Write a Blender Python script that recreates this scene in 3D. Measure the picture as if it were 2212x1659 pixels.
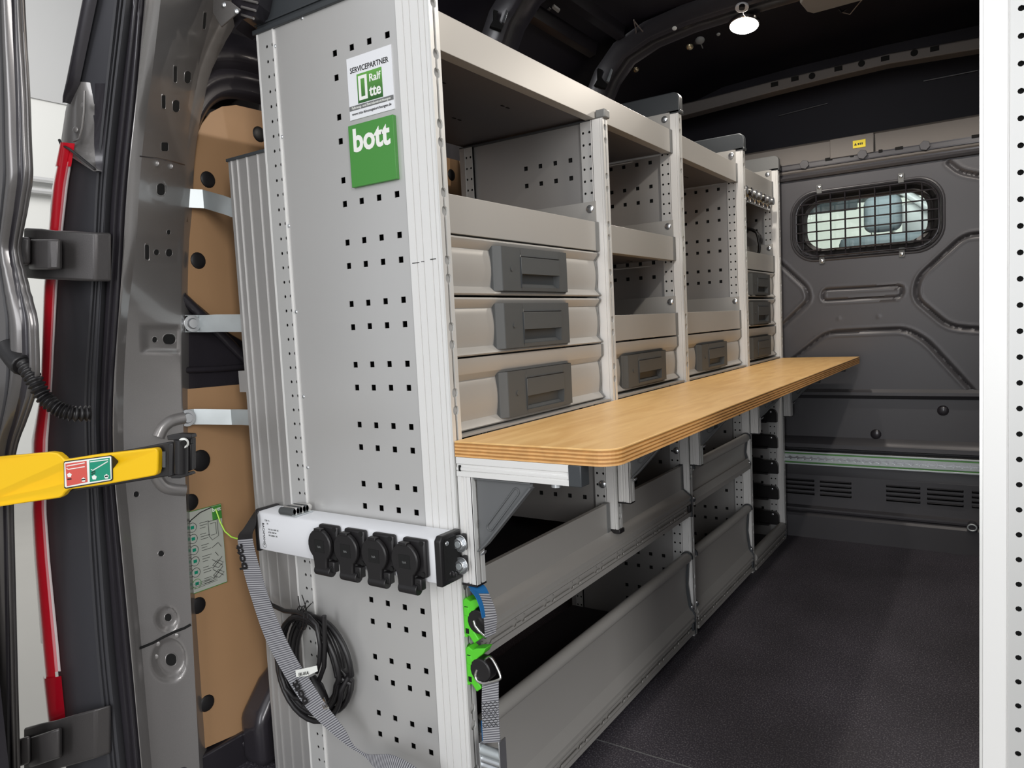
import bpy, bmesh, math, random
from mathutils import Vector, Matrix, Euler
random.seed(4)
for o in list(bpy.data.objects): bpy.data.objects.remove(o)
SC = bpy.context.scene; COL = SC.collection

# ------------------------------------------------------------------ camera
CAM = Vector((.69487, -.8681, .85935)); FPX = 1593.255
EUL = Euler((1.49192, .049751, .587031), 'XYZ'); ROT = EUL.to_matrix()
cd = bpy.data.cameras.new('camera'); co = bpy.data.objects.new('camera', cd); COL.objects.link(co)
co.location = CAM; co.rotation_euler = EUL
cd.sensor_width = 36; cd.lens = FPX/2212*36; cd.clip_start = .02; cd.clip_end = 100
SC.camera = co
SC.view_settings.view_transform = 'Standard'; SC.view_settings.look = 'None'
SC.view_settings.gamma = 1; SC.view_settings.use_curve_mapping = False
SC.view_settings.exposure = 0.13

def at(px, py, ax, v):
    """measured point of the place: the ray of a picture position met with a known plane"""
    d = ROT @ Vector(((px-1106)/FPX, (829.5-py)/FPX, -1)); i = 'xyz'.index(ax)
    return CAM + d*((v-CAM[i])/d[i])

# ------------------------------------------------------------------ world, lamps and added fill lights
w = bpy.data.worlds.new('world'); SC.world = w; w.use_nodes = True
bg = w.node_tree.nodes['Background']; bg.inputs[0].default_value = (.93, .96, 1, 1); bg.inputs[1].default_value = .58
def area(name, loc, tgt, sx, sy, e, col=(1, 1, 1)):
    l = bpy.data.lights.new(name, 'AREA'); l.shape = 'RECTANGLE'; l.size = sx; l.size_y = sy; l.energy = e; l.color = col
    o = bpy.data.objects.new(name, l); COL.objects.link(o); o.location = loc
    o.rotation_euler = (Vector(tgt)-Vector(loc)).to_track_quat('-Z', 'Y').to_euler(); return o
def disk(name, loc, e, r, col=(1, .92, .82)):
    l = bpy.data.lights.new(name, 'SPOT'); l.spot_size = math.radians(166); l.spot_blend = .25; l.shadow_soft_size = r; l.energy = e; l.color = col
    o = bpy.data.objects.new(name, l); COL.objects.link(o); o.location = loc; o.rotation_euler = (math.radians(-8), 0, 0); return o
area('hall_lamp', (-.2, -3.2, 3.2), (0, 0, .8), 3.2, 1.2, 10, (1, .98, .95))
area('ridge_highlight_fill', (1.0, -4.6, 1.5), (-.1, 0, .9), 1.1, 3.0, 62, (.97, .98, 1))  # unseen light added for the highlight along the pillar ridge
area('hall_side_fill', (3.4, -2.6, 1.9), (-.6, .1, .7), 0.7, 2.2, 72, (1, .98, .96))  # added fill from the right rear, narrowed to brighten the pillar ridge
area('cab_fill', (.3, 2.40, 1.42), (.4, 3.3, 1.0), .3, .15, 4, (.95, 1, 1))  # added fill, lights the pale cab panel behind the window
area('hall_lamp', (-4.5, 1.0, 4.5), (-7, 2.5, .5), 3, 3, 215, (1, .98, .95))
area('hall_lamp', (.5, 6.3, 3.6), (.3, 8, 1.2), 3, 2, 120, (.93, 1, .95))
disk('van_lamp_light', (.037, 1.460, 1.690), 11, .02)
disk('van_lamp_light', (.62, .450, 1.690), 17, .02)
disk('van_lamp_light', (.62, 1.460, 1.690), 8, .02)

# ------------------------------------------------------------------ materials
def mat(name, col, rough=.5, metal=0., noise=0., nscale=40., bump=0., bscale=200., coat=0., emit=0., trans=0., stretch=None):
    m = bpy.data.materials.new(name); m.use_nodes = True; nt = m.node_tree; b = nt.nodes['Principled BSDF']
    b.inputs['Base Color'].default_value = (*col, 1); b.inputs['Roughness'].default_value = rough; b.inputs['Metallic'].default_value = metal
    if coat: b.inputs['Coat Weight'].default_value = coat; b.inputs['Coat Roughness'].default_value = .12
    if emit: b.inputs['Emission Color'].default_value = (*col, 1); b.inputs['Emission Strength'].default_value = emit
    if trans: b.inputs['Transmission Weight'].default_value = trans
    tc = nt.nodes.new('ShaderNodeTexCoord')
    src = tc.outputs['Object']
    if stretch:
        mp = nt.nodes.new('ShaderNodeMapping'); mp.inputs['Scale'].default_value = stretch; nt.links.new(src, mp.inputs[0]); src = mp.outputs[0]
    n = nt.nodes.new('ShaderNodeTexNoise'); n.inputs['Scale'].default_value = nscale; n.inputs['Detail'].default_value = 4; nt.links.new(src, n.inputs['Vector'])
    if noise:
        mx = nt.nodes.new('ShaderNodeMix'); mx.data_type = 'RGBA'
        mx.inputs['A'].default_value = (*[c*(1-noise) for c in col], 1); mx.inputs['B'].default_value = (*[min(1, c*(1+noise)) for c in col], 1)
        nt.links.new(n.outputs['Fac'], mx.inputs['Factor']); nt.links.new(mx.outputs['Result'], b.inputs['Base Color'])
    mr = nt.nodes.new('ShaderNodeMapRange'); mr.inputs['To Min'].default_value = max(.02, rough-.04); mr.inputs['To Max'].default_value = min(1, rough+.04)
    nt.links.new(n.outputs['Fac'], mr.inputs['Value']); nt.links.new(mr.outputs[0], b.inputs['Roughness'])
    if bump:
        n2 = nt.nodes.new('ShaderNodeTexNoise'); n2.inputs['Scale'].default_value = bscale; nt.links.new(src, n2.inputs['Vector'])
        bp = nt.nodes.new('ShaderNodeBump'); bp.inputs['Strength'].default_value = bump; bp.inputs['Distance'].default_value = .001
        nt.links.new(n2.outputs['Fac'], bp.inputs['Height']); nt.links.new(bp.outputs[0], b.inputs['Normal'])
    return m
M = {}
M['sheet'] = mat('coated_steel_sheet', (.50, .49, .48), .38, .6, .03, 3)
M['endsheet'] = mat('satin_end_sheet', (.60, .595, .585), .36, .45, .02, 3)
M['strip'] = mat('pale_perforated_steel', (.56, .56, .55), .42, .3, .03, 3)
M['upright'] = mat('anodised_aluminium', (.77, .765, .75), .38, .12, .01, 5)
M['track'] = mat('milled_aluminium', (.78, .78, .76), .3, .35, .03, 30)
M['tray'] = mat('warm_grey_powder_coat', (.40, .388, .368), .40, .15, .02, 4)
M['trayin'] = mat('shaded_shelf_plate', (.13, .12, .125), .5, .2, .03, 6)  # darkened so the plate colour carries the shade under the trays
M['matt'] = mat('black_rubber_mat', (.018, .016, .02), .8)
M['grip'] = mat('dark_grey_plastic', (.075, .080, .082), .5, 0, .04, 60)
M['cap'] = mat('slate_plastic', (.045, .050, .055), .4)
M['gusset'] = mat('grey_painted_gusset', (.12, .124, .128), .42)
M['endcap'] = mat('grey_plastic', (.16, .165, .165), .5)
M['black'] = mat('black_plastic', (.012, .011, .012), .38)
M['hole'] = mat('black_void', (.004, .004, .004), .9)  # black stands in for the dark inside holes and gaps
M['white'] = mat('white_lacquer', (.80, .81, .84), .35)
M['steel'] = mat('zinc_plated_steel', (.66, .68, .70), .25, .9, .08, 60)
M['galv'] = mat('galvanised_steel', (.56, .60, .61), .45, .7, .14, 25)
M['chrome'] = mat('polished_steel', (.75, .74, .72), .14, 1)
M['brass'] = mat('brass_fitting', (.75, .66, .45), .25, .9)
M['green'] = mat('sign_green', (.065, .27, .05), .45)
M['clip'] = mat('lime_green_plastic', (.10, .62, .03), .4)
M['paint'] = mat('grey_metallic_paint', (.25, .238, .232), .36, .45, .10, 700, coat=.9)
M['doorp'] = mat('shaded_door_paint', (.12, .112, .11), .34, .6, .10, 700, coat=.9)  # darker copy of the pillar paint, shade put into the door colour
M['cast'] = mat('cast_dark_paint', (.075, .07, .07), .4, .4, .12, 500, bump=.1, bscale=900)
M['paintd'] = mat('dark_interior_paint', (.030, .027, .033), .3, .2, .12, 300, coat=.4)
M['roof'] = mat('roof_skin_paint', (.012, .010, .018), .6, .0, .15, 300)
M['bulk'] = mat('charcoal_bulkhead_paint', (.078, .076, .083), .36, .15, .05, 5, bump=.03, bscale=4)
M['trim'] = mat('taupe_plastic_trim', (.17, .155, .145), .6)
M['rubber'] = mat('door_seal_rubber', (.045, .045, .05), .55)
M['outer'] = mat('outer_grey_plastic', (.045, .045, .052), .55)
M['yellow'] = mat('yellow_plastic', (.93, .56, .005), .4)
M['red'] = mat('red_lens', (.78, .012, .03), .25, coat=.3)
M['redd'] = mat('deep_red_lens', (.50, .006, .02), .2, coat=.5)
M['redlight'] = mat('pale_red_lens', (.90, .30, .33), .25, coat=.3)
M['clear'] = mat('white_lens_highlight', (.85, .75, .75), .2, coat=.5)  # white strips put the lens edge highlights into the colour
M['ink'] = mat('black_print', (.02, .02, .02), .6)
M['inkw'] = mat('white_print', (.85, .86, .82), .5)
M['redp'] = mat('red_print', (.65, .09, .07), .5)
M['greenp'] = mat('green_print', (.0, .27, .16), .5)
M['paper'] = mat('grey_paper', (.47, .49, .44), .6)
M['blue'] = mat('blue_webbing', (.01, .13, .35), .6)
M['wirey'] = mat('yellow_green_wire', (.45, .80, .08), .4)
M['wirew'] = mat('pale_wire', (.35, .30, .27), .4)
M['yel'] = mat('yellow_sticker', (.90, .72, .02), .5)
M['railg'] = mat('green_edge', (.10, .30, .08), .4)
M['plug'] = mat('black_plug', (.010, .009, .010), .5)
M['hallw'] = mat('hall_wall_white', (.62, .62, .60), .8, 0, .04, .6)
M['hallu'] = mat('hall_wall_grey', (.42, .42, .42), .8, 0, .06, .4)
M['hallf'] = mat('hall_floor_concrete', (.30, .29, .27), .75, 0, .10, 1.2)
M['seat'] = mat('grey_seat_fabric', (.12, .14, .16), .8)
M['cabw'] = mat('cab_pale_panel', (.55, .68, .52), .7)
M['lens'] = mat('lit_lamp_lens', (1, .93, .85), .3, emit=22)

def mat_mdf():
    m = mat('brown_hardboard', (.44, .26, .135), .42, 0, .07, 5, bump=.05, bscale=300); return m
M['mdf'] = mat_mdf()
def mat_ply():
    m = bpy.data.materials.new('birch_plywood'); m.use_nodes = True; nt = m.node_tree; b = nt.nodes['Principled BSDF']
    tc = nt.nodes.new('ShaderNodeTexCoord'); mp = nt.nodes.new('ShaderNodeMapping'); mp.inputs['Scale'].default_value = (14, 2.2, 14)
    nt.links.new(tc.outputs['Object'], mp.inputs[0])
    n = nt.nodes.new('ShaderNodeTexNoise'); n.inputs['Scale'].default_value = 3; n.inputs['Detail'].default_value = 6; n.inputs['Distortion'].default_value = .6
    nt.links.new(mp.outputs[0], n.inputs['Vector'])
    r = nt.nodes.new('ShaderNodeValToRGB'); r.color_ramp.elements[0].position = .3; r.color_ramp.elements[0].color = (.74, .43, .155, 1)
    r.color_ramp.elements[1].position = .68; r.color_ramp.elements[1].color = (.88, .57, .24, 1)
    nt.links.new(n.outputs['Fac'], r.inputs[0]); nt.links.new(r.outputs[0], b.inputs['Base Color']); b.inputs['Roughness'].default_value = .38
    return m
M['ply'] = mat_ply()
M['plyd'] = mat('plywood_dark_layer', (.42, .20, .055), .55, 0, .3, 60, bump=.3, bscale=120, stretch=(1, .25, 1))
M['plyl'] = mat('plywood_light_layer', (.72, .40, .15), .55, 0, .25, 60, bump=.2, bscale=120, stretch=(1, .25, 1))
def mat_floor():
    m = bpy.data.materials.new('speckled_floor_vinyl'); m.use_nodes = True; nt = m.node_tree; b = nt.nodes['Principled BSDF']
    tc = nt.nodes.new('ShaderNodeTexCoord'); mp = nt.nodes.new('ShaderNodeMapping'); mp.inputs['Scale'].default_value = (1, .8, 1)
    nt.links.new(tc.outputs['Object'], mp.inputs[0])
    n = nt.nodes.new('ShaderNodeTexNoise'); n.inputs['Scale'].default_value = 320; n.inputs['Detail'].default_value = 3
    n2 = nt.nodes.new('ShaderNodeTexNoise'); n2.inputs['Scale'].default_value = 3.5; n2.inputs['Detail'].default_value = 3
    for q in (n, n2): nt.links.new(mp.outputs[0], q.inputs['Vector'])
    r = nt.nodes.new('ShaderNodeValToRGB'); r.color_ramp.elements[0].position = .50; r.color_ramp.elements[0].color = (.036, .032, .042, 1)
    r.color_ramp.elements[1].position = .74; r.color_ramp.elements[1].color = (.17, .16, .175, 1)
    nt.links.new(n.outputs['Fac'], r.inputs[0])
    mx = nt.nodes.new('ShaderNodeMix'); mx.data_type = 'RGBA'; mx.blend_type = 'MULTIPLY'; mx.inputs['Factor'].default_value = .45
    nt.links.new(r.outputs[0], mx.inputs['A']); nt.links.new(n2.outputs['Color'], mx.inputs['B'])
    g = nt.nodes.new('ShaderNodeMapRange'); g.inputs['From Min'].default_value = .3; g.inputs['From Max'].default_value = .7; g.inputs['To Min'].default_value = .75; g.inputs['To Max'].default_value = 1.35
    nt.links.new(n2.outputs['Fac'], g.inputs['Value'])
    vm = nt.nodes.new('ShaderNodeVectorMath'); vm.operation = 'SCALE'; nt.links.new(r.outputs[0], vm.inputs[0]); nt.links.new(g.outputs[0], vm.inputs['Scale'])
    nt.links.new(vm.outputs[0], b.inputs['Base Color']); b.inputs['Roughness'].default_value = .52
    bp = nt.nodes.new('ShaderNodeBump'); bp.inputs['Strength'].default_value = .25; bp.inputs['Distance'].default_value = .001
    nt.links.new(n.outputs['Fac'], bp.inputs['Height']); nt.links.new(bp.outputs[0], b.inputs['Normal']); return m
M['floor'] = mat_floor()
def mat_web():
    m = mat('grey_webbing', (.19, .19, .205), .8); nt = m.node_tree; b = nt.nodes['Principled BSDF']
    tc = nt.nodes.new('ShaderNodeUVMap'); wv = nt.nodes.new('ShaderNodeTexWave'); wv.inputs['Scale'].default_value = 80; wv.bands_direction = 'Y'
    nt.links.new(tc.outputs[0], wv.inputs['Vector'])
    r = nt.nodes.new('ShaderNodeValToRGB'); r.color_ramp.elements[0].color = (.07, .07, .085, 1); r.color_ramp.elements[1].color = (.42, .42, .44, 1)
    nt.links.new(wv.outputs['Fac'], r.inputs[0]); nt.links.new(r.outputs[0], b.inputs['Base Color']); return m
M['web'] = mat_web()
def mat_glass():
    m = bpy.data.materials.new('tinted_glass'); m.use_nodes = True; nt = m.node_tree; b = nt.nodes['Principled BSDF']
    b.inputs['Base Color'].default_value = (.86, .96, .88, 1); b.inputs['Roughness'].default_value = .02; b.inputs['Transmission Weight'].default_value = 1; b.inputs['IOR'].default_value = 1.45
    return m
M['glass'] = mat_glass()

# ------------------------------------------------------------------ helpers
def wloc(p):
    v = Vector((0, 0, 0))
    while p is not None: v += p.location; p = p.parent
    return v
class MB:
    def __init__(s): s.v = []; s.f = []
    def add(s, vs, fs):
        n = len(s.v); s.v += [tuple(x) for x in vs]; s.f += [tuple(i+n for i in f) for f in fs]; return s
    def box(s, x0, x1, y0, y1, z0, z1):
        vs = [(x, y, z) for x in (x0, x1) for y in (y0, y1) for z in (z0, z1)]
        return s.add(vs, [(0, 1, 3, 2), (4, 6, 7, 5), (0, 4, 5, 1), (2, 3, 7, 6), (0, 2, 6, 4), (1, 5, 7, 3)])
    def prism(s, poly, ax, a, b):
        def P(u, v, t): return {'x': (t, u, v), 'y': (u, t, v), 'z': (u, v, t)}[ax]
        n = len(poly); vs = [P(u, v, a) for u, v in poly]+[P(u, v, b) for u, v in poly]
        return s.add(vs, [tuple(range(n)), tuple(range(2*n-1, n-1, -1))]+[(i, (i+1) % n, n+(i+1) % n, n+i) for i in range(n)])
    def loft(s, rings, closed=True, caps=True):
        n = len(rings[0]); vs = [p for r in rings for p in r]; fs = []
        for k in range(len(rings)-1):
            for i in range(n if closed else n-1): fs.append((k*n+i, k*n+(i+1) % n, (k+1)*n+(i+1) % n, (k+1)*n+i))
        if caps and closed: fs += [tuple(range(n)), tuple(range(len(vs)-1, len(vs)-n-1, -1))]
        return s.add(vs, fs)
    def tube(s, pts, r, n=10, closed=False):
        pts = [Vector(p) for p in pts]; rings = []; N = len(pts); up = None
        for i, p in enumerate(pts):
            a = pts[(i-1) % N] if (closed or i > 0) else p; b = pts[(i+1) % N] if (closed or i < N-1) else p
            t = (b-a).normalized()
            if up is None: up = t.orthogonal()
            up = (up - t*up.dot(t)).normalized(); sd = t.cross(up); rr = r(i) if callable(r) else r
            rings.append([p+(up*math.cos(2*math.pi*k/n)+sd*math.sin(2*math.pi*k/n))*rr for k in range(n)])
        if closed: rings.append(rings[0])
        return s.loft(rings, True, not closed)
    def cyl(s, c, ax, r, h, n=20, r2=None):
        """disc stack centred on c, from c to c+h along the axis"""
        c = Vector(c); d = {'x': Vector((1, 0, 0)), 'y': Vector((0, 1, 0)), 'z': Vector((0, 0, 1))}.get(ax) if isinstance(ax, str) else Vector(ax).normalized()
        u = d.orthogonal(); v = d.cross(u); r2 = r if r2 is None else r2
        return s.loft([[c+d*t+(u*math.cos(2*math.pi*k/n)+v*math.sin(2*math.pi*k/n))*rr for k in range(n)] for t, rr in ((0, r), (h, r2))])
    def ball(s, c, r, ax, sq=.6, n=12):
        c = Vector(c); d = Vector(ax).normalized(); u = d.orthogonal(); v = d.cross(u); rg = []
        for k in range(6):
            a = k/5*math.pi/2*.97; rg.append([c+d*(r*sq*math.sin(a))+(u*math.cos(2*math.pi*j/n)+v*math.sin(2*math.pi*j/n))*r*math.cos(a) for j in range(n)])
        return s.loft(rg)
    def build(s, name, m, parent=None, smooth=None, bevel=0, seg=2, xf=None, recalc=True, solid=0):
        L = wloc(parent); vs = [Vector(v) for v in s.v]
        if xf: vs = [Vector(xf(v)) for v in vs]
        me = bpy.data.meshes.new(name); me.from_pydata([v-L for v in vs], [], s.f)
        if recalc:
            bm = bmesh.new(); bm.from_mesh(me); bmesh.ops.recalc_face_normals(bm, faces=bm.faces); bm.to_mesh(me); bm.free()
        me.materials.append(m if not isinstance(m, str) else M[m])
        o = bpy.data.objects.new(name, me); COL.objects.link(o); o.parent = parent
        if bevel:
            b = o.modifiers.new('b', 'BEVEL'); b.width = bevel; b.segments = seg; b.limit_method = 'ANGLE'; b.angle_limit = .6; b.harden_normals = False
        if solid:
            q = o.modifiers.new('s', 'SOLIDIFY'); q.thickness = solid; q.offset = -1
        if smooth is not None or bevel:
            for p in me.polygons: p.use_smooth = True
            me.set_sharp_from_angle(angle=math.radians(smooth if smooth else 35))
        return o
def plate(ue, ve, kind, ax, w0, w1, mb=None):
    """thin plate in the two other axes with holes; kind(i,j) -> 's' square hole, 'o' round hole, None solid"""
    mb = mb or MB()
    def P(u, v, t): return {'x': (t, u, v), 'y': (u, t, v), 'z': (u, v, t)}[ax]
    nu, nv = len(ue)-1, len(ve)-1; K = [[kind(i, j) for j in range(nv)] for i in range(nu)]
    def quad(a, b, c, d): mb.add([a, b, c, d], [(0, 1, 2, 3)])
    for i in range(nu):
        j = 0
        while j < nv:
            k = K[i][j]; u0, u1, v0 = ue[i], ue[i+1], ve[j]
            if k is None:
                j2 = j
                while j2+1 < nv and K[i][j2+1] is None: j2 += 1
                v1 = ve[j2+1]
                quad(P(u0, v0, w0), P(u1, v0, w0), P(u1, v1, w0), P(u0, v1, w0)); quad(P(u0, v0, w1), P(u1, v0, w1), P(u1, v1, w1), P(u0, v1, w1))
                j = j2+1; continue
            v1 = ve[j+1]
            if k == 's':
                for a, b in (((u0, v0), (u1, v0)), ((u1, v0), (u1, v1)), ((u1, v1), (u0, v1)), ((u0, v1), (u0, v0))):
                    quad(P(*a, w0), P(*b, w0), P(*b, w1), P(*a, w1))
            elif k == 'o':
                cu, cv = (u0+u1)/2, (v0+v1)/2; r = min(u1-u0, v1-v0)/2*.86
                sq = [(u1, cv), (u1, v1), (cu, v1), (u0, v1), (u0, cv), (u0, v0), (cu, v0), (u1, v0)]
                rn = [(cu+r*math.cos(t*math.pi/4), cv+r*math.sin(t*math.pi/4)) for t in range(8)]
                for t in range(8):
                    q = (t+1) % 8
                    for ww in (w0, w1): quad(P(*sq[t], ww), P(*sq[q], ww), P(*rn[q], ww), P(*rn[t], ww))
                    quad(P(*rn[t], w0), P(*rn[q], w0), P(*rn[q], w1), P(*rn[t], w1))
            j += 1
    for a, b in (((ue[0], ve[0]), (ue[-1], ve[0])), ((ue[-1], ve[0]), (ue[-1], ve[-1])), ((ue[-1], ve[-1]), (ue[0], ve[-1])), ((ue[0], ve[-1]), (ue[0], ve[0]))):
        quad(P(*a, w0), P(*b, w0), P(*b, w1), P(*a, w1))
    return mb
def thing(name, label, cat, loc=(0, 0, 0), group=None):
    o = bpy.data.objects.new(name, None); COL.objects.link(o); o.location = loc; o.empty_display_size = .05
    o['label'] = label; o['category'] = cat
    if group: o['group'] = group
    return o
def tag(o, label, cat, group=None):
    o['label'] = label; o['category'] = cat
    if group: o['group'] = group
    return o
def struct(o): o['kind'] = 'structure'; return o
def copy_tree(o, d, label=None, parent=None):
    c = o.copy(); COL.objects.link(c)
    if parent is None: c.location = o.location+Vector(d)
    else: c.parent = parent
    if label: c['label'] = label
    for ch in list(o.children): copy_tree(ch, d, None, c)
    return c
def text(s, size, origin, ux, uy, m, parent, name='lettering', bold=0., ext=.0003, sx=1., align='CENTER'):
    cu = bpy.data.curves.new(name, 'FONT'); cu.body = s; cu.size = size; cu.align_x = align; cu.offset = bold; cu.extrude = ext; cu.resolution_u = 3
    o = bpy.data.objects.new(name, cu); COL.objects.link(o)
    dg = bpy.context.evaluated_depsgraph_get(); me = bpy.data.meshes.new_from_object(o.evaluated_get(dg)); bpy.data.objects.remove(o)
    ux = Vector(ux).normalized(); uy = Vector(uy).normalized(); uz = ux.cross(uy); L = wloc(parent); og = Vector(origin)
    for v in me.vertices:
        c = v.co.copy(); v.co = og-L+ux*c.x*sx+uy*c.y+uz*c.z
    me.materials.clear(); me.materials.append(M[m]); ob = bpy.data.objects.new(name, me); COL.objects.link(ob); ob.parent = parent; return ob
def lerp(a, b, t): return a+(b-a)*t
def interp(tab, y):
    """piecewise linear (smoothed) lookup in [(y, value), ...], extrapolated"""
    if y <= tab[0][0]: a, b = tab[0], tab[1]
    elif y >= tab[-1][0]: a, b = tab[-2], tab[-1]
    else:
        for a, b in zip(tab, tab[1:]):
            if a[0] <= y <= b[0]: break
    return lerp(a[1], b[1], (y-a[0])/(b[0]-a[0]))
def smoothtab(tab, n=3):
    f = lambda y: interp(tab, y)
    return lambda y: sum(f(y+d) for d in (-60, -30, 0, 30, 60))/5

# ================================================================== SETTING
WALLX, RWX, Y0, YB = -.62, 1.27, -.10, 2.05
o = MB().box(WALLX, RWX, -.16, 2.14, -.03, 0).build('floor', 'floor'); struct(o)
MB().box(WALLX, RWX, .42, .4225, .0001, .0004).build('floor_joint', 'endcap', o)
# roof skin: arched shell
prof = [(-.66, .0), (-.66, 1.10), (-.645, 1.35), (-.60, 1.55), (-.53, 1.68), (-.43, 1.76), (-.28, 1.80), (0, 1.815), (.325, 1.82)]
prof = prof+[(.65-x, z) for x, z in prof[-2::-1]]
outer = [((x-.325)*1.03+.325, z*1.02) for x, z in prof]
c = MB()
mid = [i for i, p in enumerate(prof) if p[1] > 1.5]
i0, i1 = mid[0], mid[-1]
c.prism(prof[i0:i1+1]+outer[i0:i1+1][::-1], 'y', -.12, 2.30)
struct(c.build('ceiling', 'roof', smooth=50))
struct(MB().prism(prof[:i0+1]+outer[:i0+1][::-1], 'y', -.10, 2.30).build('wall_left', 'paintd', smooth=50))
struct(MB().prism(prof[i1:]+outer[i1:][::-1], 'y', -.10, 2.30).build('wall_right', 'paintd', smooth=50))

# roof bows
def bow(y0, y1, dz, m, flange=True, holes=False):
    path = [(-.50, 1.20), (-.475, 1.42), (-.435, 1.56), (-.385, 1.65), (-.33, 1.705), (-.24, 1.737), (-.12, 1.753), (.1, 1.762), (.325, 1.765)]
    path = path+[(.65-x, z) for x, z in path[-2::-1]]
    rings = []
    n = len(path)
    for i, (x, z) in enumerate(path):
        a = path[max(0, i-1)]; b = path[min(n-1, i+1)]; t = Vector((b[0]-a[0], 0, b[1]-a[1])).normalized(); nn = Vector((t.z, 0, -t.x))
        p = Vector((x, 0, z+dz)); f = .012
        rings.append([p+Vector((0, y0-f, 0))-nn*.055, p+Vector((0, y0, 0))-nn*.010, p+Vector((0, y0+.012, 0))+nn*0, p+Vector((0, y0+.024, 0))-nn*.008,
                      p+Vector((0, y1-.024, 0))-nn*.008, p+Vector((0, y1-.012, 0)), p+Vector((0, y1, 0))-nn*.010, p+Vector((0, y1+f, 0))-nn*.055])
    return MB().loft(rings, True, True)
for k, yb in enumerate((.20, .80, 1.40)):
    struct(bow(yb, yb+.10, 0, 'paintd').build('trim_%d' % (k+1), 'paintd', smooth=40))
# longitudinal roof stiffeners between the bows
for k, (xa, za) in enumerate(((-.43, 1.735), (-.33, 1.765))):
    struct(MB().prism([(xa-.02, za+.03), (xa-.012, za-.012), (xa+.012, za-.006), (xa+.02, za+.03)], 'y', .92, 1.38).build('trim_%d' % (k+4), 'paintd', smooth=40))
# rear roof bow above the bulkhead
lo = [(1430, 262), (1547, 231), (1671, 198), (1795, 167), (1918, 138), (2112, 106)]; hi = [(1430, 236), (1530, 212), (1671, 175), (1795, 146), (1918, 117), (2112, 82)]
LO = [at(*p, 'y', 2.0) for p in lo]; HI = [at(*p, 'y', 2.0) for p in hi]
LO += [Vector((1.05, 2.0, LO[-1].z-.03))]; HI += [Vector((1.05, 2.0, HI[-1].z-.03))]
bw = MB(); bw.loft([[l, h, h+Vector((0, .06, .02)), l+Vector((0, .06, 0))] for l, h in zip(LO, HI)])
rb = struct(bw.build('trim_6', 'trim', bevel=.003))
for px, py, s in ((1673, 182, 0), (1717, 170, 0), (1811, 148, 0), (1861, 137, 1), (1912, 126, 0), (1975, 114, 1), (2019, 105, 0), (1754, 164, 1)):
    p = at(px, py, 'y', 1.999)
    if s: MB().cyl(p, 'y', .008, .004, 12).build('punched_hole', 'hole', rb)
    else: MB().box(p.x-.013, p.x+.013, p.y, p.y+.004, p.z-.008, p.z+.008).build('punched_hole', 'hole', rb)

# ---- bulkhead (wall_back)
WZ0, WZ1, WX0, WX1 = 1.045, 1.292, .032, .522
def rrect(x0, x1, z0, z1, r, n=8):
    out = []
    for cx, cz, a0 in ((x1-r, z1-r, 0), (x0+r, z1-r, 90), (x0+r, z0+r, 180), (x1-r, z0+r, 270)):
        for k in range(n+1):
            a = math.radians(a0+90*k/n); out.append((cx+r*math.cos(a), cz+r*math.sin(a)))
    return out
def ringwall(outer_rect, hole, y0, y1, mb):
    """a rectangular wall with a rounded opening; the outer edge is sampled along rays from the hole centre"""
    X0, X1, Z0, Z1 = outer_rect; cx = sum(p[0] for p in hole)/len(hole); cz = sum(p[1] for p in hole)/len(hole); outr = []
    for x, z in hole:
        dx, dz = x-cx, z-cz; t = min([q for q in ((X1-cx)/dx if dx > 0 else 9e9, (X0-cx)/dx if dx < 0 else 9e9, (Z1-cz)/dz if dz > 0 else 9e9, (Z0-cz)/dz if dz < 0 else 9e9)])
        outr.append((cx+dx*t, cz+dz*t))
    n = len(hole); corners = [(X1, Z1), (X0, Z1), (X0, Z0), (X1, Z0)]
    vs = [(x, y0, z) for x, z in hole]+[(x, y0, z) for x, z in outr]; fs = []
    for i in range(n):
        j = (i+1) % n; fs.append((i, j, n+j, n+i))
        a, b = outr[i], outr[j]
        for c in corners:   # fill the corner triangle where consecutive samples lie on different sides
            if abs(a[0]-b[0]) > 1e-6 and abs(a[1]-b[1]) > 1e-6 and min(a[0], b[0])-1e-6 <= c[0] <= max(a[0], b[0])+1e-6 and min(a[1], b[1])-1e-6 <= c[1] <= max(a[1], b[1])+1e-6:
                vs.append((c[0], y0, c[1])); fs.append((n+i, n+j, len(vs)-1))
    mb.add(vs, fs)
bk = MB(); hole = rrect(WX0, WX1, WZ0, WZ1, .085)
inner = [(lerp((WX0+WX1)/2, x, .93), lerp((WZ0+WZ1)/2, z, .86)) for x, z in hole]
inner2 = [(lerp((WX0+WX1)/2, x, .87), lerp((WZ0+WZ1)/2, z, .78)) for x, z in hole]
bk.loft([[(x, YB, z) for x, z in hole], [(x, YB-.006, z) for x, z in [(lerp((WX0+WX1)/2, x, .985), lerp((WZ0+WZ1)/2, z, .97)) for x, z in hole]], [(x, YB+.012, z) for x, z in inner], [(x, YB+.030, z) for x, z in inner2], [(x, YB+.045, z) for x, z in inner2]], True, False)
# lower part: profile in (y, z) swept in x
lp = [(YB, .567), (YB-.010, .556), (YB-.010, .545), (YB+.015, .53), (YB+.015, .385), (YB-.005, .372), (YB-.012, .36), (YB-.012, .345), (YB+.03, .335), (YB+.03, .268), (YB+.015, .235)]
bk.loft([[(x, y, z) for y, z in lp] for x in (-.64, 1.29)], False, False)
wb = struct(bk.build('wall_back', 'bulk', smooth=30, recalc=False))
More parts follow.
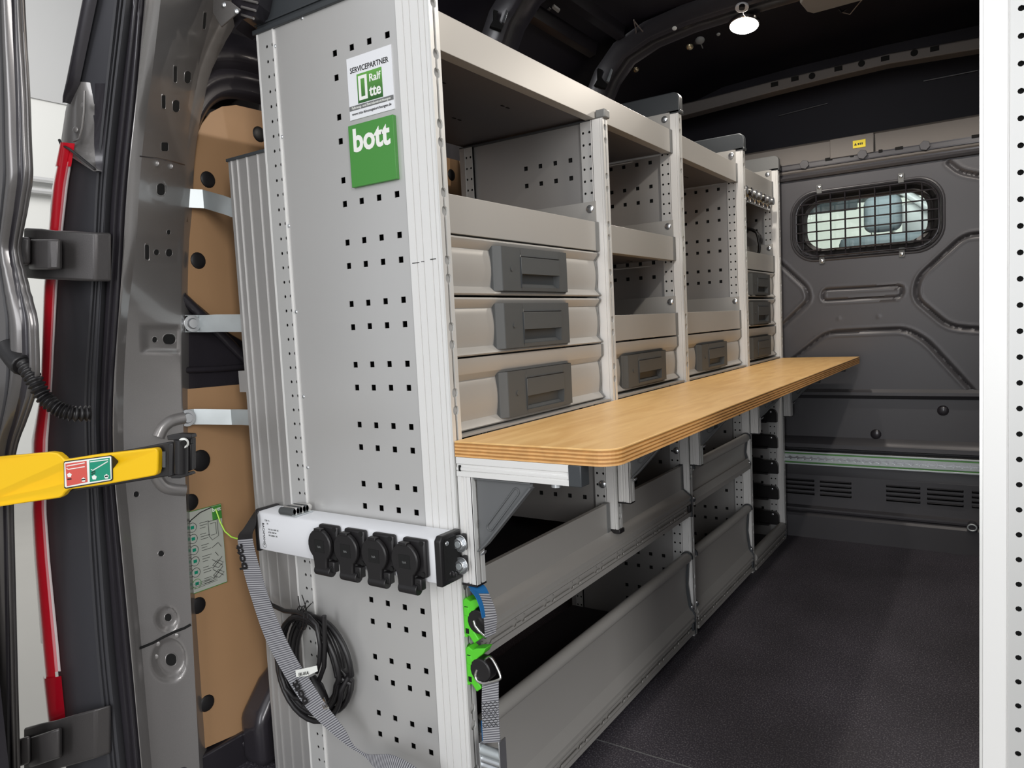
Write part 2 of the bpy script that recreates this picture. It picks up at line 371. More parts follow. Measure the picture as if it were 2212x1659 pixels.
# louvred panel: real slots
ve = [.118, .235]; slots = []
for z in (.157, .174, .191, .208): slots.append((z, z+.0085))
ve = sorted([.112, .235]+[q for s in slots for q in s]); grp = [(-.14, -.04), (-.02, .092), (.112, .222), (.338, .447), (.468, .578), (.602, .712), (.83, .94)]
ue = sorted([-.64, 1.29]+[q for g in grp for q in g])
def kd(i, j):
    uc = (ue[i]+ue[i+1])/2; vc = (ve[j]+ve[j+1])/2
    return 's' if any(a < uc < b for a, b in grp) and any(a < vc < b for a, b in slots) else None
lv = plate(ue, ve, kd, 'y', YB+.014, YB+.018).build('vent_panel', 'bulk', wb)
MB().box(-.64, 1.29, YB+.06, YB+.064, .1, .25).build('vent_dark_sheet', 'hole', wb)  # black sheet put in to make the vent slots look dark
n = 0
for g in grp[1:6]:
    for s in slots:
        MB().prism([(YB+.012, s[1]+.001), (YB+.006, s[1]-.002), (YB+.016, s[0]+.004), (YB+.017, s[1]+.001)], 'x', g[0]+.002, g[1]-.002).build('louvre_slat', 'bulk', wb)
# sill at the floor
MB().prism([(YB+.02, .118), (YB-.012, .112), (YB-.012, .106), (YB+.004, .1), (YB-.018, .092), (YB-.024, .084), (YB-.020, .0), (YB+.03, .0)], 'x', -.64, 1.29).build('sill', 'bulk', wb, smooth=30)
MB().box(-.64, 1.29, YB-.014, YB-.004, .0995, .106).build('sill_seam', 'paintd', wb)
p = at(2100, 1140, 'y', YB-.04)
MB().tube([p+Vector((.013*math.cos(t), 0, .011*math.sin(t))) for t in [k*math.pi/8 for k in range(16)]], .003, 8, True).build('lashing_eye', 'galv', wb, smooth=60)
MB().cyl(p+Vector((0, .004, 0)), 'y', .011, .03, 16).build('lashing_eye', 'paintd', wb, smooth=40)
# pressed channels: a height field for the upper bulkhead
def rounded(pts, closed):
    P = [at(px, py, 'y', YB) for px, py in pts]; P = [(p.x, p.z) for p in P]; Q = []; N = len(P)
    for i in range(N):
        b = Vector(P[i])
        if not closed and i in (0, N-1): Q.append(b); continue
        a, c = Vector(P[(i-1) % N]), Vector(P[(i+1) % N]); d = min(.035, (a-b).length*.45, (c-b).length*.45)
        s0 = b+(a-b).normalized()*d; e0 = b+(c-b).normalized()*d
        for t in (0, .25, .5, .75, 1): Q.append(s0*(1-t)**2+b*2*t*(1-t)+e0*t*t)
    if closed: Q.append(Q[0])
    return Q
CH = [rounded(*q) for q in (([(1778, 626), (1776, 650), (1948, 642), (1950, 618)], True), ([(2400, 500), (2085, 507), (1983, 600), (1977, 645), (2050, 706), (2130, 713), (2300, 716)], False),
      ([(1600, 490), (1742, 622), (1748, 648), (1600, 790)], False), ([(1702, 785), (1786, 719), (1955, 711), (2000, 735), (2108, 852), (2112, 858)], False), ([(2050, 352), (2075, 372), (2140, 384), (2260, 380)], False))]
SEG = [(a, b, b-a, max(1e-9, (b-a).length_squared), k == 0) for k, c in enumerate(CH) for a, b in zip(c, c[1:])]
HX, HZ_ = (WX0+WX1)/2, (WZ0+WZ1)/2
def inhole(x, z, g=0.0):
    dx = max(0, abs(x-HX)-((WX1-WX0)/2-.085)); dz = max(0, abs(z-HZ_)-((WZ1-WZ0)/2-.085)); return math.hypot(dx, dz) < .085+g
xs = []; x = -.64
while x < 1.29: xs.append(x); x += (.0052 if -.03 < x < .66 else .03)
xs.append(1.29); zs_ = [.567+(1.385-.567)*k/150 for k in range(151)]
vid = {}; vs = []; fs = []
near = lambda x, z: [q for q in SEG if min(q[0].x, q[1].x)-.02 < x < max(q[0].x, q[1].x)+.02 and min(q[0].y, q[1].y)-.02 < z < max(q[0].y, q[1].y)+.02]
def hgt(x, z):
    d = 1.0; w_ = .0085
    for a, b, ab, l2, small in near(x, z):
        t = max(0, min(1, ((x-a.x)*ab.x+(z-a.y)*ab.y)/l2)); q = math.hypot(x-a.x-ab.x*t, z-a.y-ab.y*t)
        if q < d: d = q; w_ = .006 if small else .0085
    h = 0
    if d < w_: h = w_*1.15*(.5+.5*math.cos(math.pi*d/w_))
    elif d < w_*1.9: h = -.0016*math.sin(math.pi*(d-w_)/(w_*.9))
    for cx, cz in DENTS:
        r = math.hypot(x-cx, z-cz)
        if r < .010: h -= .0022*(1-r/.010)**2
    return h
DENTS = [(p.x, p.z) for p in (at(1812, 688, 'y', YB), at(1898, 684, 'y', YB))]
def V_(i, j):
    if (i, j) not in vid:
        vid[(i, j)] = len(vs); vs.append((xs[i], YB+hgt(xs[i], zs_[j]), zs_[j]))
    return vid[(i, j)]
for i in range(len(xs)-1):
    for j in range(len(zs_)-1):
        if not inhole((xs[i]+xs[i+1])/2, (zs_[j]+zs_[j+1])/2, -.002): fs.append((V_(i, j), V_(i+1, j), V_(i+1, j+1), V_(i, j+1)))
MB().add(vs, fs).build('pressed_panel', 'bulk', wb, smooth=60, recalc=False)
hole_out = [(lerp(HX, x, 1.03), lerp(HZ_, z, 1.06)) for x, z in hole]; hole_in = [(lerp(HX, x, .99), lerp(HZ_, z, .98)) for x, z in hole]
MB().loft([[(x, YB+.001, z) for x, z in hole_out], [(x, YB-.004, z) for x, z in [(lerp(HX, x, 1.015), lerp(HZ_, z, 1.03)) for x, z in hole]], [(x, YB-.004, z) for x, z in hole], [(x, YB+.004, z) for x, z in hole_in]], True, False).build('opening_rim', 'bulk', wb, smooth=60)
# embossed beads
def bead(pts, closed=False, r=.0085, name='embossed_bead', y=YB):
    P = [at(px, py, 'y', y) for px, py in pts]
    # round the corners
    Q = []
    N = len(P)
    for i in range(N):
        if not closed and i in (0, N-1): Q.append(P[i]); continue
        a, b, c = P[(i-1) % N], P[i], P[(i+1) % N]; d = min(.03, (a-b).length*.45, (c-b).length*.45)
        s = b+(a-b).normalized()*d; e = b+(c-b).normalized()*d
        for t in (0, .25, .5, .75, 1): Q.append(s*(1-t)**2+b*2*t*(1-t)+e*t*t)
    Q = [q+Vector((0, r*.45, 0)) for q in Q]
    return MB().tube(Q, r, 8, closed).build(name, 'bulk', wb, smooth=60)
for px, py in ((1892, 938), (2037, 887)):
    p = at(px, py, 'y', YB+(.015 if py > 850 else 0)); MB().ball(p, .013, (0, -1, 0), .5).build('plug', 'bulk' if py < 850 else 'paintd', wb, smooth=60)
# window in the bulkhead
gl = MB(); gl.prism([(x, z) for x, z in inner2], 'y', YB+.030, YB+.034)
win = gl.build('window_1', 'glass'); struct(win)
fr = MB(); k1 = [(lerp((WX0+WX1)/2, x, .80), lerp((WZ0+WZ1)/2, z, .68)) for x, z in hole]
fr.loft([[(x, YB+.010, z) for x, z in inner], [(x, YB+.026, z) for x, z in inner2], [(x, YB+.024, z) for x, z in [(lerp((WX0+WX1)/2, x, .85), lerp((WZ0+WZ1)/2, z, .75)) for x, z in hole]], [(x, YB+.0285, z) for x, z in k1]], True, False)
fr.build('window_seal', 'black', win, smooth=40)  # seal widened in black to darken the recess walls
# wire guard
wg = thing('window_guard', 'black welded wire guard over the bulkhead window', 'window grille', (.28, YB-.02, 1.17))
gr = rrect(WX0+.018, WX1-.012, WZ0+.012, WZ1-.012, .075)
MB().tube([(x, YB-.012, z) for x, z in gr], .0028, 6, True).build('rim_wire', 'paintd', wg, smooth=60)
def span(val, axis):
    hits = []
    for a, b in zip(gr, gr[1:]+gr[:1]):
        u0, u1 = a[axis], b[axis]
        if (u0-val)*(u1-val) < 0: t = (val-u0)/(u1-u0); hits.append(lerp(a[1-axis], b[1-axis], t))
    return min(hits), max(hits)
x = WX0+.04
while x < WX1-.02:
    a, b = span(x, 0); MB().cyl((x, YB-.010, a), 'z', .0022, b-a, 6).build('wire', 'paintd', wg, smooth=60); x += .0485
z = WZ0+.035
while z < WZ1-.02:
    a, b = span(z, 1); MB().cyl((a, YB-.0135, z), 'x', .0018, b-a, 6).build('wire', 'paintd', wg, smooth=60); z += .0335
for px, py, dz in ((1769, 408, 1), (1946, 384, 1), (1775, 560, -1), (1948, 545, -1)):
    p = at(px, py, 'y', YB-.008); t = MB().box(p.x-.009, p.x+.009, YB-.006, YB-.002, p.z-.016, p.z+.016).build('mounting_tab', 'endcap', wg, bevel=.001)
    MB().ball((p.x, YB-.006, p.z+.006*dz), .005, (0, -1, 0), .6).build('screw', 'steel', t, smooth=60)
# upper cross member with trim
tr = MB().prism([(YB+.03, 1.345), (YB+.0, 1.350), (YB-.004, 1.366), (YB-.010, 1.372), (YB-.004, 1.379), (YB+.02, 1.385), (YB+.02, 1.402), (YB-.002, 1.402), (YB-.006, 1.463), (YB+.02, 1.475), (YB+.10, 1.48)], 'x', -.62, 1.27)
hd = struct(tr.build('trim_7', 'trim', smooth=25))
MB().box(-.62, 1.27, YB-.004, YB+.001, 1.384, 1.402).build('bolt_strip', 'bulk', hd)
MB().box(-.62, 1.27, YB-.0045, YB+.001, 1.3985, 1.4025).build('gap_shade_strip', 'paintd', hd)  # dark strips paint the shade of the grooves
MB().box(-.62, 1.27, YB-.006, YB+.001, 1.3605, 1.367).build('gap_shade_strip', 'paintd', hd)
MB().box(-.62, 1.27, YB-.006, YB+.001, 1.381, 1.385).build('gap_shade_strip', 'paintd', hd)
MB().prism([(YB+.012, 1.340), (YB-.012, 1.344), (YB-.018, 1.352), (YB-.012, 1.360), (YB+.0, 1.364)], 'x', -.62, 1.27).build('lower_bead', 'bulk', hd, smooth=40)
MB().box(.170, .312, YB-.0085, YB-.004, 1.401, 1.468).build('cover_flap', 'trim', hd, bevel=.0015)
MB().box(.314, .316, YB-.0075, YB-.004, 1.403, 1.466).build('gap', 'hole', hd)
for px, py in ((1738, 356), (1863, 334), (1998, 315)):
    p = at(px, py, 'y', YB-.006); MB().cyl((p.x, YB-.014, p.z), 'y', .012, .012, 6).build('bolt', 'bulk', hd, bevel=.001)
for px, py, s in ((1790, 341, 1), (1840, 335, 0), (1902, 325, 0), (1942, 318, 1), (2108, 294, 1)):
    p = at(px, py, 'y', YB-.006); MB().box(p.x-.006-.006*s, p.x+.006+.006*s, YB-.0075, YB-.004, 1.397, 1.406).build('slot', 'hole', hd)
stk = tag(MB().box(.246, .287, YB-.0105, YB-.009, 1.424, 1.450).build('sticker', 'yel'), 'small yellow warning sticker on the cross member above the bulkhead window', 'sticker')
MB().prism([(.250, 1.433), (.259, 1.433), (.2545, 1.442)], 'y', YB-.0112, YB-.0105).build('print', 'ink', stk)
for k in range(3): MB().box(.262+.006*k, .266+.006*k, YB-.0112, YB-.0105, 1.433, 1.440).build('print', 'ink', stk)
struct(MB().box(-.62, 1.27, 2.26, 2.29, 1.36, 1.83).build('wall_above_cab', 'roof'))
struct(MB().box(-.62, 1.27, YB+.10, 2.28, 1.47, 1.485).build('trim_8', 'roof'))
for a, b in (((1682, 250), (1788, 223)), ((1995, 175), (2112, 152))):
    p, q = at(*a, 'y', 2.255), at(*b, 'y', 2.255); MB().tube([p, q], .003, 6).build('roof_seam', 'bulk', bpy.data.objects['wall_above_cab'])

# ---- cab seen through the window, and the hall
struct(MB().box(-.9, 1.5, 3.6, 3.62, -.2, 1.19).add([], []).build('trim_9', 'cabw'))
struct(MB().box(-.9, 1.5, 2.14, 3.7, -.03, 0).build('floor_cab', 'floor'))
hs = thing('passenger_chair', 'dark grey cab seat headrest seen through the bulkhead window', 'seat', (.36, 2.75, 0))
a, b = at(1862, 425, 'y', 2.7), at(1946, 500, 'y', 2.7)
MB().box(a.x-.10, b.x+.10, 2.70, 2.82, 0, b.z).build('backrest', 'seat', hs, bevel=.03)
MB().box(a.x, b.x, 2.71, 2.79, b.z+.01, a.z).build('headrest', 'seat', hs, bevel=.035, seg=4)
for dx in (.04, -.04): MB().cyl(((a.x+b.x)/2+dx, 2.75, b.z-.02), 'z', .006, .06, 10).build('headrest_post', 'chrome', hs)
a, b = at(1700, 405, 'y', 3.2), at(1852, 452, 'y', 3.2)
tag(MB().box(a.x, b.x, 3.2, 3.22, b.z, a.z+.1).build('sun_visor', 'seat', bevel=.008), 'grey sun visor in the cab behind the window guard', 'sun visor')
a, b = at(1948, 440, 'y', 3.1), at(2040, 520, 'y', 3.1)
tag(MB().box(a.x, b.x+.2, 3.1, 3.13, 0, a.z).build('cab_bright_panel', 'white', bevel=.01), 'white panel standing in for a bright window in the cab at the right end of the window', 'panel')  # white colour stands in for the brightness of a cab window
for k in range(3):
    a, b = at(1905+k*22, 405, 'y', 3.4), at(1975+k*22, 445, 'y', 3.4)
tag(MB().tube([at(1920, 395, 'y', 3.0), at(2010, 450, 'y', 3.0)], .018, 8).build('cab_grab_rail', 'white', smooth=60), 'pale slanting grab rail in the cab behind the window guard', 'grab rail')
struct(MB().box(-.9, 1.5, 2.30, 3.9, 1.47, 1.49).build('trim_10', 'seat'))
HZ = -.65
struct(MB().box(-9, 7, -7, 9, HZ-.05, HZ).build('floor_outside', 'hallf'))
wo = struct(MB().box(-8.1, -8, -7, 9, HZ, 3.55).build('wall_outside', 'hallw'))
MB().box(-8.1, -7.98, -7, 9, 3.55, 6.5).build('upper_wall', 'hallu', wo)
for dz in (0, .12): MB().cyl((-7.93, -2, 2.55+dz), 'y', .025, 9, 8).build('conduit', 'hallu', wo)
struct(MB().box(-9, 7, 9, 9.1, HZ, 5).build('wall_outside_far', 'hallw'))

# ================================================================== SHELVING: upright panels
PY = [0.0, .553, .990, 1.550, 1.987]; T = .022
def lip_part(y0, z0, z1, side, parent, xf=0.0):
    """front track lip with scalloped inner edge (keyhole track); side 0 = near lip, 1 = far lip"""
    zs = []; k0 = int(z0*10)-1
    cs = [k*.1+o for k in range(k0, int(z1*10)+2) for o in (.035, .062)]
    z = z0
    pts = {round(z0, 5), round(z1, 5)}
    for c in cs:
        for a in (-.0068, -.0062, -.0045, -.0022, 0, .0022, .0045, .0062, .0068):
            if z0 < c+a < z1: pts.add(round(c+a, 5))
    pts = sorted(pts)
    def inner(z):
        for c in cs:
            if abs(z-c) < .0068: return math.sqrt(max(0, .0068**2-(z-c)**2))*.62
        return 0
    mb = MB()
    rings = []
    for z in pts:
        if side == 0: a, b = y0, y0+.0085-inner(z)
        else: a, b = y0+T, y0+T-.0085+inner(z)
        rings.append([(xf-.0028, a, z), (xf, a, z), (xf, b, z), (xf-.0028, b, z)])
    mb.loft(rings, True, True)
    return mb.build('track_lip', 'track', parent)
ZROWS = [k*.1+o for k in range(0, 14) for o in (.070, .108)]
def side_panel(y0, z0, z1, label, end=False, holes=True, rear=-.375, mirror=None, group='upright side panels of the shelving'):
    root = thing('side_panel', label, 'shelf panel', (0, y0, z0), group)
    X = (lambda v: Vector((mirror-v.x, v.y, v.z))) if mirror is not None else None
    # perforated sheet
    xh = [-.199, -.161, -.123, -.085]; hs = .0048
    fx = -.064 if end else -.0535
    ue = sorted([-.342 if end else -.340, fx]+[q for x in xh for q in (x-hs, x+hs)])
    rows = [z for z in ZROWS if z0+.02 < z < z1-.03]
    ve = sorted([z0+.001, z1-.001]+[q for z in rows for q in (z-hs, z+hs)])
    def kd(i, j):
        u = (ue[i]+ue[i+1])/2; v = (ve[j]+ve[j+1])/2
        return 's' if any(abs(u-x) < hs*.9 for x in xh) and any(abs(v-z) < hs*.9 for z in rows) else None
    ys = y0+(.0025 if end else .010)
    plate(ue, ve, kd, 'y', ys, ys+.0012).build('perforated_sheet', 'endsheet' if end else 'sheet', root, xf=X)
    MB().box(-.338, fx, y0+.0165, y0+.0175, z0+.002, z1-.002).build('hole_dark_sheet', 'hole', root, xf=X)  # added black sheet, makes the square holes look dark
    MB().box(-.360, -.03, y0+.0195, y0+.0205, z0+.002, z1-.002).build('far_sheet', 'sheet', root, xf=X)
    # strips with round holes
    def strip(xa, xb, cols, name, y, za=z0, zb=z1):
        r = .0033
        zr = [z for z in [.0265+.0251*k for k in range(0, 56)] if za+.01 < z < zb-.005]
        u = sorted([xa, xb]+[q for c in cols for q in (c-r, c+r)]); v = sorted([za, zb]+[q for z in zr for q in (z-r, z+r)])
        def k(i, j):
            a = (u[i]+u[i+1])/2; b = (v[j]+v[j+1])/2
            return 'o' if any(abs(a-c) < r*.9 for c in cols) and any(abs(b-z) < r*.9 for z in zr) else None
        MB().box(xa+.001, xb-.001, y+.004, y+.005, za, zb).build('strip_dark_sheet', 'hole', root, xf=X)  # added black sheet, stands in for the dark behind round holes
        return plate(u, v, k, 'y', y, y+.0012).build(name, 'strip', root, xf=X)
    if end and mirror is None:
        strip(-.381, -.341, [-.359, -.3445], 'rear_perforated_strip', y0+.0005)
        MB().box(-.3845, -.3805, y0, y0+T, z0, z1).build('rear_edge', 'upright', root, xf=X)
        MB().box(-.3425, -.3405, y0-.0006, y0+.004, z0, z1).build('strip_edge', 'upright', root, xf=X)
    elif mirror is not None:
        strip(-.0525, -.0245, [-.033], 'front_perforated_strip', y0+.0005)
    else:
        strip(-.0535, -.0275, [-.0475, -.0325], 'front_perforated_strip', y0+.0015)
        strip(-.362, -.340, [-.357, -.345], 'rear_perforated_strip', y0+.0015)
        MB().box(-.375, -.361, y0, y0+T, z0, z1).build('rear_edge', 'sheet', root)
        MB().box(-.0285, -.0255, y0, y0+.011, z0, z1).build('strip_edge', 'upright', root)
    # front upright profile with fine grooves on its near face
    g = [-.064, -.050, -.037, -.020, -.0095] if (end and mirror is None) else ([-.0265, -.0075] if mirror is None else [-.0245, -.0235])
    poly = [(g[0], y0+.004), (g[0], y0)]
    for q in g[1:]: poly += [(q-.0009, y0), (q-.0005, y0+.0020), (q+.0005, y0+.0020), (q+.0009, y0)]
    poly += [(-.003, y0), (-.003, y0+.003), (-.022, y0+.003), (-.022, y0+T-.003), (-.003, y0+T-.003), (-.003, y0+T), (-.026, y0+T), (-.026, y0+.004)]
    MB().prism(poly, 'z', z0, z1).build('front_upright', 'upright', root, xf=X)
    a = lip_part(y0, z0, z1, 0, root); b = lip_part(y0, z0, z1, 1, root)
    if X:
        for l in (a, b):
            for v in l.data.vertices: v.co.x = mirror-v.co.x
            for p in l.data.polygons: p.flip()
    MB().box(-.022, -.0095, y0+.0105, y0+.0115, z0, z1).build('track_ridge', 'track', root, xf=X)
    return root
p1 = side_panel(PY[0], .0, 1.384, 'wide grey end panel with stickers and square perforations at the open rear', end=True)
p2 = side_panel(PY[1], .406, 1.280, 'short perforated divider hanging between the three-drawer bay and the first single-drawer bay')
p3 = side_panel(PY[2], .0, 1.382, 'tall perforated panel between the two single-drawer bays')
p4 = side_panel(PY[3], .0, 1.380, 'tall perforated panel between the second single-drawer bay and the farthest drawers')
p5 = side_panel(PY[4], .0, 1.380, 'farthest tall perforated panel next to the bulkhead')
pr_ = side_panel(-.003, .0, 1.60, 'pale upright panel of the right-hand unit with one row of round holes', end=True, mirror=.674, group='upright panels of the right-hand unit')
MB().box(1.04, 1.07, -.003, .019, 0, 1.6).build('rear_edge', 'upright', pr_)
# round rivets on the end panel
for px, py in ((652, 39), (593, 100), (608, 296), (623, 488), (639, 674), (655, 857), (664, 1010)):
    p = at(px, py, 'y', .002); MB().ball((p.x, .0027, p.z), .0026, (0, -1, 0), .8).build('rivet', 'steel', p1, smooth=60)
# ribbed rear extension
poly = [(-.4895, .022), (-.4895, .001)]
for q in (-.480, -.463, -.436, -.406): poly += [(q-.0012, .001), (q-.0004, -.001), (q+.0004, -.001), (q+.0012, .001)]
poly += [(-.385, .001), (-.385, .022)]
MB().prism(poly, 'z', .0, 1.184).build('ribbed_extension', 'sheet', p1)
MB().box(-.492, -.3845, -.002, .024, 1.184, 1.189).build('extension_cap', 'cap', p1)
MB().box(-.510, -.489, .002, .03, .76, .80).build('spacer', 'sheet', p1)
# top caps
def top_cap(y0, zt, panel, big=False):
    if big:
        poly = [(-.389, zt), (-.385, zt+.008), (-.350, zt+.078), (-.335, zt+.085), (-.02, zt+.085), (.004, zt+.06), (.004, zt)]
        MB().prism(poly, 'y', y0+.002, y0+.0235).build('top_cap', 'cap', panel, bevel=.002)
        MB().prism([(-.391, zt-.004), (-.391, zt+.004), (.006, zt+.004), (.006, zt-.004)], 'y', y0-.003, y0+.0235).build('cap_rim', 'cap', panel, bevel=.001)
        MB().prism([(-.386, zt+.010), (-.386, zt+.013), (.006, zt+.013), (.006, zt+.010)], 'y', y0-.001, y0+.0235).build('cap_rim', 'cap', panel)
        return
    R = .018; arc = [(.004-R+R*math.cos(math.radians(a)), zt+.054-R+R*math.sin(math.radians(a))) for a in (0, 18, 36, 54, 72, 90)]
    poly = [(.004, zt)]+arc+[(-.345, zt+.054), (-.375, zt+.03), (-.375, zt)]
    MB().prism(poly, 'y', y0-.001, y0+T+.0015).build('top_cap', 'endcap' if y0 > 1.9 else 'cap', panel, bevel=.003, seg=3)
    MB().box(-.03, .0055, y0-.001, y0+T+.001, zt+.0, zt+.008).build('cap_rim', 'cap', panel, bevel=.001)
top_cap(PY[0], 1.386, p1, True)
for y, p in zip(PY[2:], (p3, p4, p5)): top_cap(y, 1.380, p)
MB().box(-.0165, .006, PY[1]-.001, PY[1]+T+.002, 1.280, 1.298).build('top_cap', 'endcap', p2, bevel=.003)
MB().box(-.375, -.03, PY[1], PY[1]+T, 1.279, 1.2815).build('dark_edging', 'cap', p2)
MB().box(-.03, .004, PY[1]-.001, PY[1]+T+.001, .398, .408).build('foot_cap', 'black', p2, bevel=.002)
# scuff mark on the end panel
for x0, x1, z, h in ((-.060, -.046, .9615, .0012), (-.042, -.036, .9625, .0008), (-.024, -.013, .9640, .0014)):
    MB().box(x0, x1, -.0004, .0001, z, z+h).build('scuff', 'ink', p1)

# ================================================================== shelf trays
BAY = {'A': (.024, .551), 'B': (.577, .988), 'C': (1.014, 1.548), 'D': (1.574, 1.985)}
XF = -.018
def tray(ya, yb, z0, z1, label, flange=True, group='grey shelf trays', mat_='tray', under=True, brk=None):
    r = thing('shelf_tray', label, 'shelf tray', (XF, ya, z0), group)
    ce = .015
    spans = [(ya+.002, yb-ce)]
    if brk: spans = [(ya+.002, brk[0]-ce), (brk[1], yb-ce)]
    for a, b in spans:
        MB().prism([(XF, z1), (XF, z0), (XF-.022, z0), (XF-.022, z0+.0025), (XF-.0025, z0+.0025), (XF-.0025, z1-.0025), (XF-.009, z1-.0025), (XF-.009, z1)], 'y', a, b).build('front_lip', mat_, r, bevel=.0007)
        MB().box(XF-.020, XF+.0012, b, b+ce, z0-.0005, z1+.0008).build('end_cap', 'endcap', r, bevel=.001)
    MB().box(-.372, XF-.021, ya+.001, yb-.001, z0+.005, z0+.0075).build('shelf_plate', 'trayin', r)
    for x, y in ((-.12, .13), (-.12, .33), (-.24, .13), (-.24, .33), (-.33, .23)):
        if ya+y < yb-.06:
            for d in (0, .018): MB().box(x, x+.004, ya+y+d, ya+y+d+.010, z0+.0042, z0+.0052).build('slot', 'hole', r)
    if flange:
        for yy in ((yb-.0015, yb), (ya, ya+.0015)):
            MB().prism([(XF-.004, z0+.01), (XF-.004, z1+.045), (-.372, z1+.045), (-.372, z0+.01)], 'y', *yy).build('side_flange', 'tray', r)
        MB().ball((-.036, yb-.0015, z1+.030), .0065, (0, -1, 0), .55).build('bolt', 'steel', r, smooth=60)
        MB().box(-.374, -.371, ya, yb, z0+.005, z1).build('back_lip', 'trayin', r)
    return r
ftop = 1.281, 1.339
tray(.024, .988, *ftop, 'long top shelf tray with a bright front, over the two nearest bays', under=True)
tray(*BAY['C'], *ftop, 'top shelf tray of the second single-drawer bay')
tray(*BAY['D'], *ftop, 'top shelf tray of the farthest bay, above the row of fittings')
tray(*BAY['A'], 1.007, 1.067, 'shelf tray directly above the three wide near drawers')
tray(*BAY['B'], 1.007, 1.067, 'upper middle shelf tray of the first single-drawer bay')
tray(*BAY['B'], .814, .871, 'shelf tray directly above the drawer of the first single-drawer bay')
tray(*BAY['C'], .814, .872, 'shelf tray directly above the drawer of the second single-drawer bay')
tray(*BAY['D'], 1.009, 1.068, 'shelf tray above the three small drawers of the farthest bay')

# ================================================================== drawers
def drawer(ya, yb, z0, z1, tall, hy, label, group='grey drawers with dark pull grips'):
    r = thing('drawer', label, 'drawer', (XF, ya, z0), group)
    x = XF
    if tall:
        pr = [(x-.03, z1), (x, z1), (x, z1-.024), (x-.0015, z1-.026), (x-.0105, z1-.036)]
        zt = z1-.036
    else:
        pr = [(x-.03, z1), (x-.002, z1), (x, z1-.003), (x-.002, z1-.008), (x-.0105, z1-.017)]; zt = z1-.017
    zb = z0+.014; H = zt-zb
    for k in range(7):
        t = k/6; pr.append((x-.0095+.0035*math.sin(math.pi*t), zt-.001-(H-.002)*t))
    pr += [(x-.0095, zb), (x-.001, zb-.0085), (x+.001, zb-.0115), (x-.002, z0), (x-.03, z0)]
    MB().prism(pr, 'y', ya+.004, yb-.010).build('front_panel', 'tray', r, smooth=38)
    prc = [(a+.0012 if a > x-.02 else a, b) for a, b in pr]
    MB().prism(prc, 'y', yb-.010, yb-.003).build('end_cap', 'endcap', r, smooth=38)
    MB().prism(prc, 'y', ya+.001, ya+.004).build('end_cap', 'endcap', r, smooth=38)
    bx = MB(); zb_, zt_ = z0+.008, z1-.014
    bx.box(-.36, x-.031, ya+.012, ya+.014, zb_, zt_).box(-.36, x-.031, yb-.014, yb-.012, zb_, zt_).box(-.362, -.36, ya+.012, yb-.012, zb_, zt_).box(-.36, x-.031, ya+.012, yb-.012, zb_, zb_+.002)
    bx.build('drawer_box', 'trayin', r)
    # grip with a real pocket
    y0, y1 = hy; W = y1-y0; g0, g1 = z0+.007, (z1-.010 if not tall else z1-.030); HH = g1-g0
    py0, py1 = y0+.070, y1-.046; pz0, pz1 = g0+HH*.085, g0+HH*.40
    ue = sorted([y0, y0+.012, py0, py1, y1-.012, y1]); ve = sorted([g0, g0+.006, pz0, pz1, g1-.018, g1-.006, g1])
    mb = plate(ue, ve, lambda i, j: 's' if ue[i] >= py0-1e-6 and ue[i+1] <= py1+1e-6 and abs(ve[j]-pz0) < 1e-6 else None, 'x', x-.010, x+.0085)
    def curve(v):
        v = Vector(v)
        if v.x > x:
            s = min(1, min(v.y-y0, y1-v.y)/.014+.15); v.x = x-.004+(v.x-x+.004)*s
            v.x += .0025*math.sin(math.pi*min(1, max(0, (v.z-g0)/HH)))
        return v
    gp = mb.build('grip', 'grip', r, xf=curve, recalc=False)
    bm = bmesh.new(); bm.from_mesh(gp.data); bmesh.ops.remove_doubles(bm, verts=bm.verts, dist=1e-5); bmesh.ops.recalc_face_normals(bm, faces=bm.faces); bm.to_mesh(gp.data); bm.free()
    b = gp.modifiers.new('b', 'BEVEL'); b.width = .0012; b.segments = 2; b.limit_method = 'ANGLE'; b.angle_limit = .7
    MB().prism([(x-.012, pz0-.001), (x+.004, pz0-.001), (x+.004, pz0+.001), (x-.003, pz0+.006), (x-.003, pz1+.001), (x-.012, pz1+.001)], 'y', py0-.001, py1+.001).build('pocket_floor', 'grip', gp)
    MB().box(x+.0095, x+.0108, py0-.001, py1+.001, pz1, g1-.016).build('label_plate', 'grip', gp, bevel=.0008)
    MB().box(x+.0101, x+.0112, py0-.001, py1+.001, g1-.0155, g1-.0145).build('groove', 'black', gp)
    MB().box(x+.0086, x+.0102, py0-.002, py0-.001, pz0, g1-.016).build('groove', 'cap', gp)
    MB().cyl((x+.0092, y0+.040, g0+HH*.5), 'x', .0028, .0009, 12).build('lock_dot', 'grip', gp)
    return r
A, B, C_, D = BAY['A'], BAY['B'], BAY['C'], BAY['D']
drawer(*A, .912, 1.004, False, (.158, .404), 'top one of the three wide near drawers, right under the shelf tray')
drawer(*A, .814, .908, False, (.158, .404), 'middle one of the three wide near drawers')
drawer(*A, .696, .811, True, (.158, .404), 'tall bottom one of the three wide near drawers, just above the worktop')
drawer(*B, .700, .810, True, (.642, .890), 'drawer of the first single-drawer bay, just above the worktop')
drawer(*C_, .700, .810, True, (1.130, 1.380), 'drawer of the second single-drawer bay, just above the worktop')
drawer(*D, .916, 1.005, False, (1.650, 1.895), 'small-looking top drawer of the farthest bay')
drawer(*D, .816, .909, False, (1.648, 1.895), 'small-looking middle drawer of the farthest bay')
drawer(*D, .702, .809, True, (1.640, 1.890), 'bottom drawer of the farthest bay, just above the far end of the worktop')
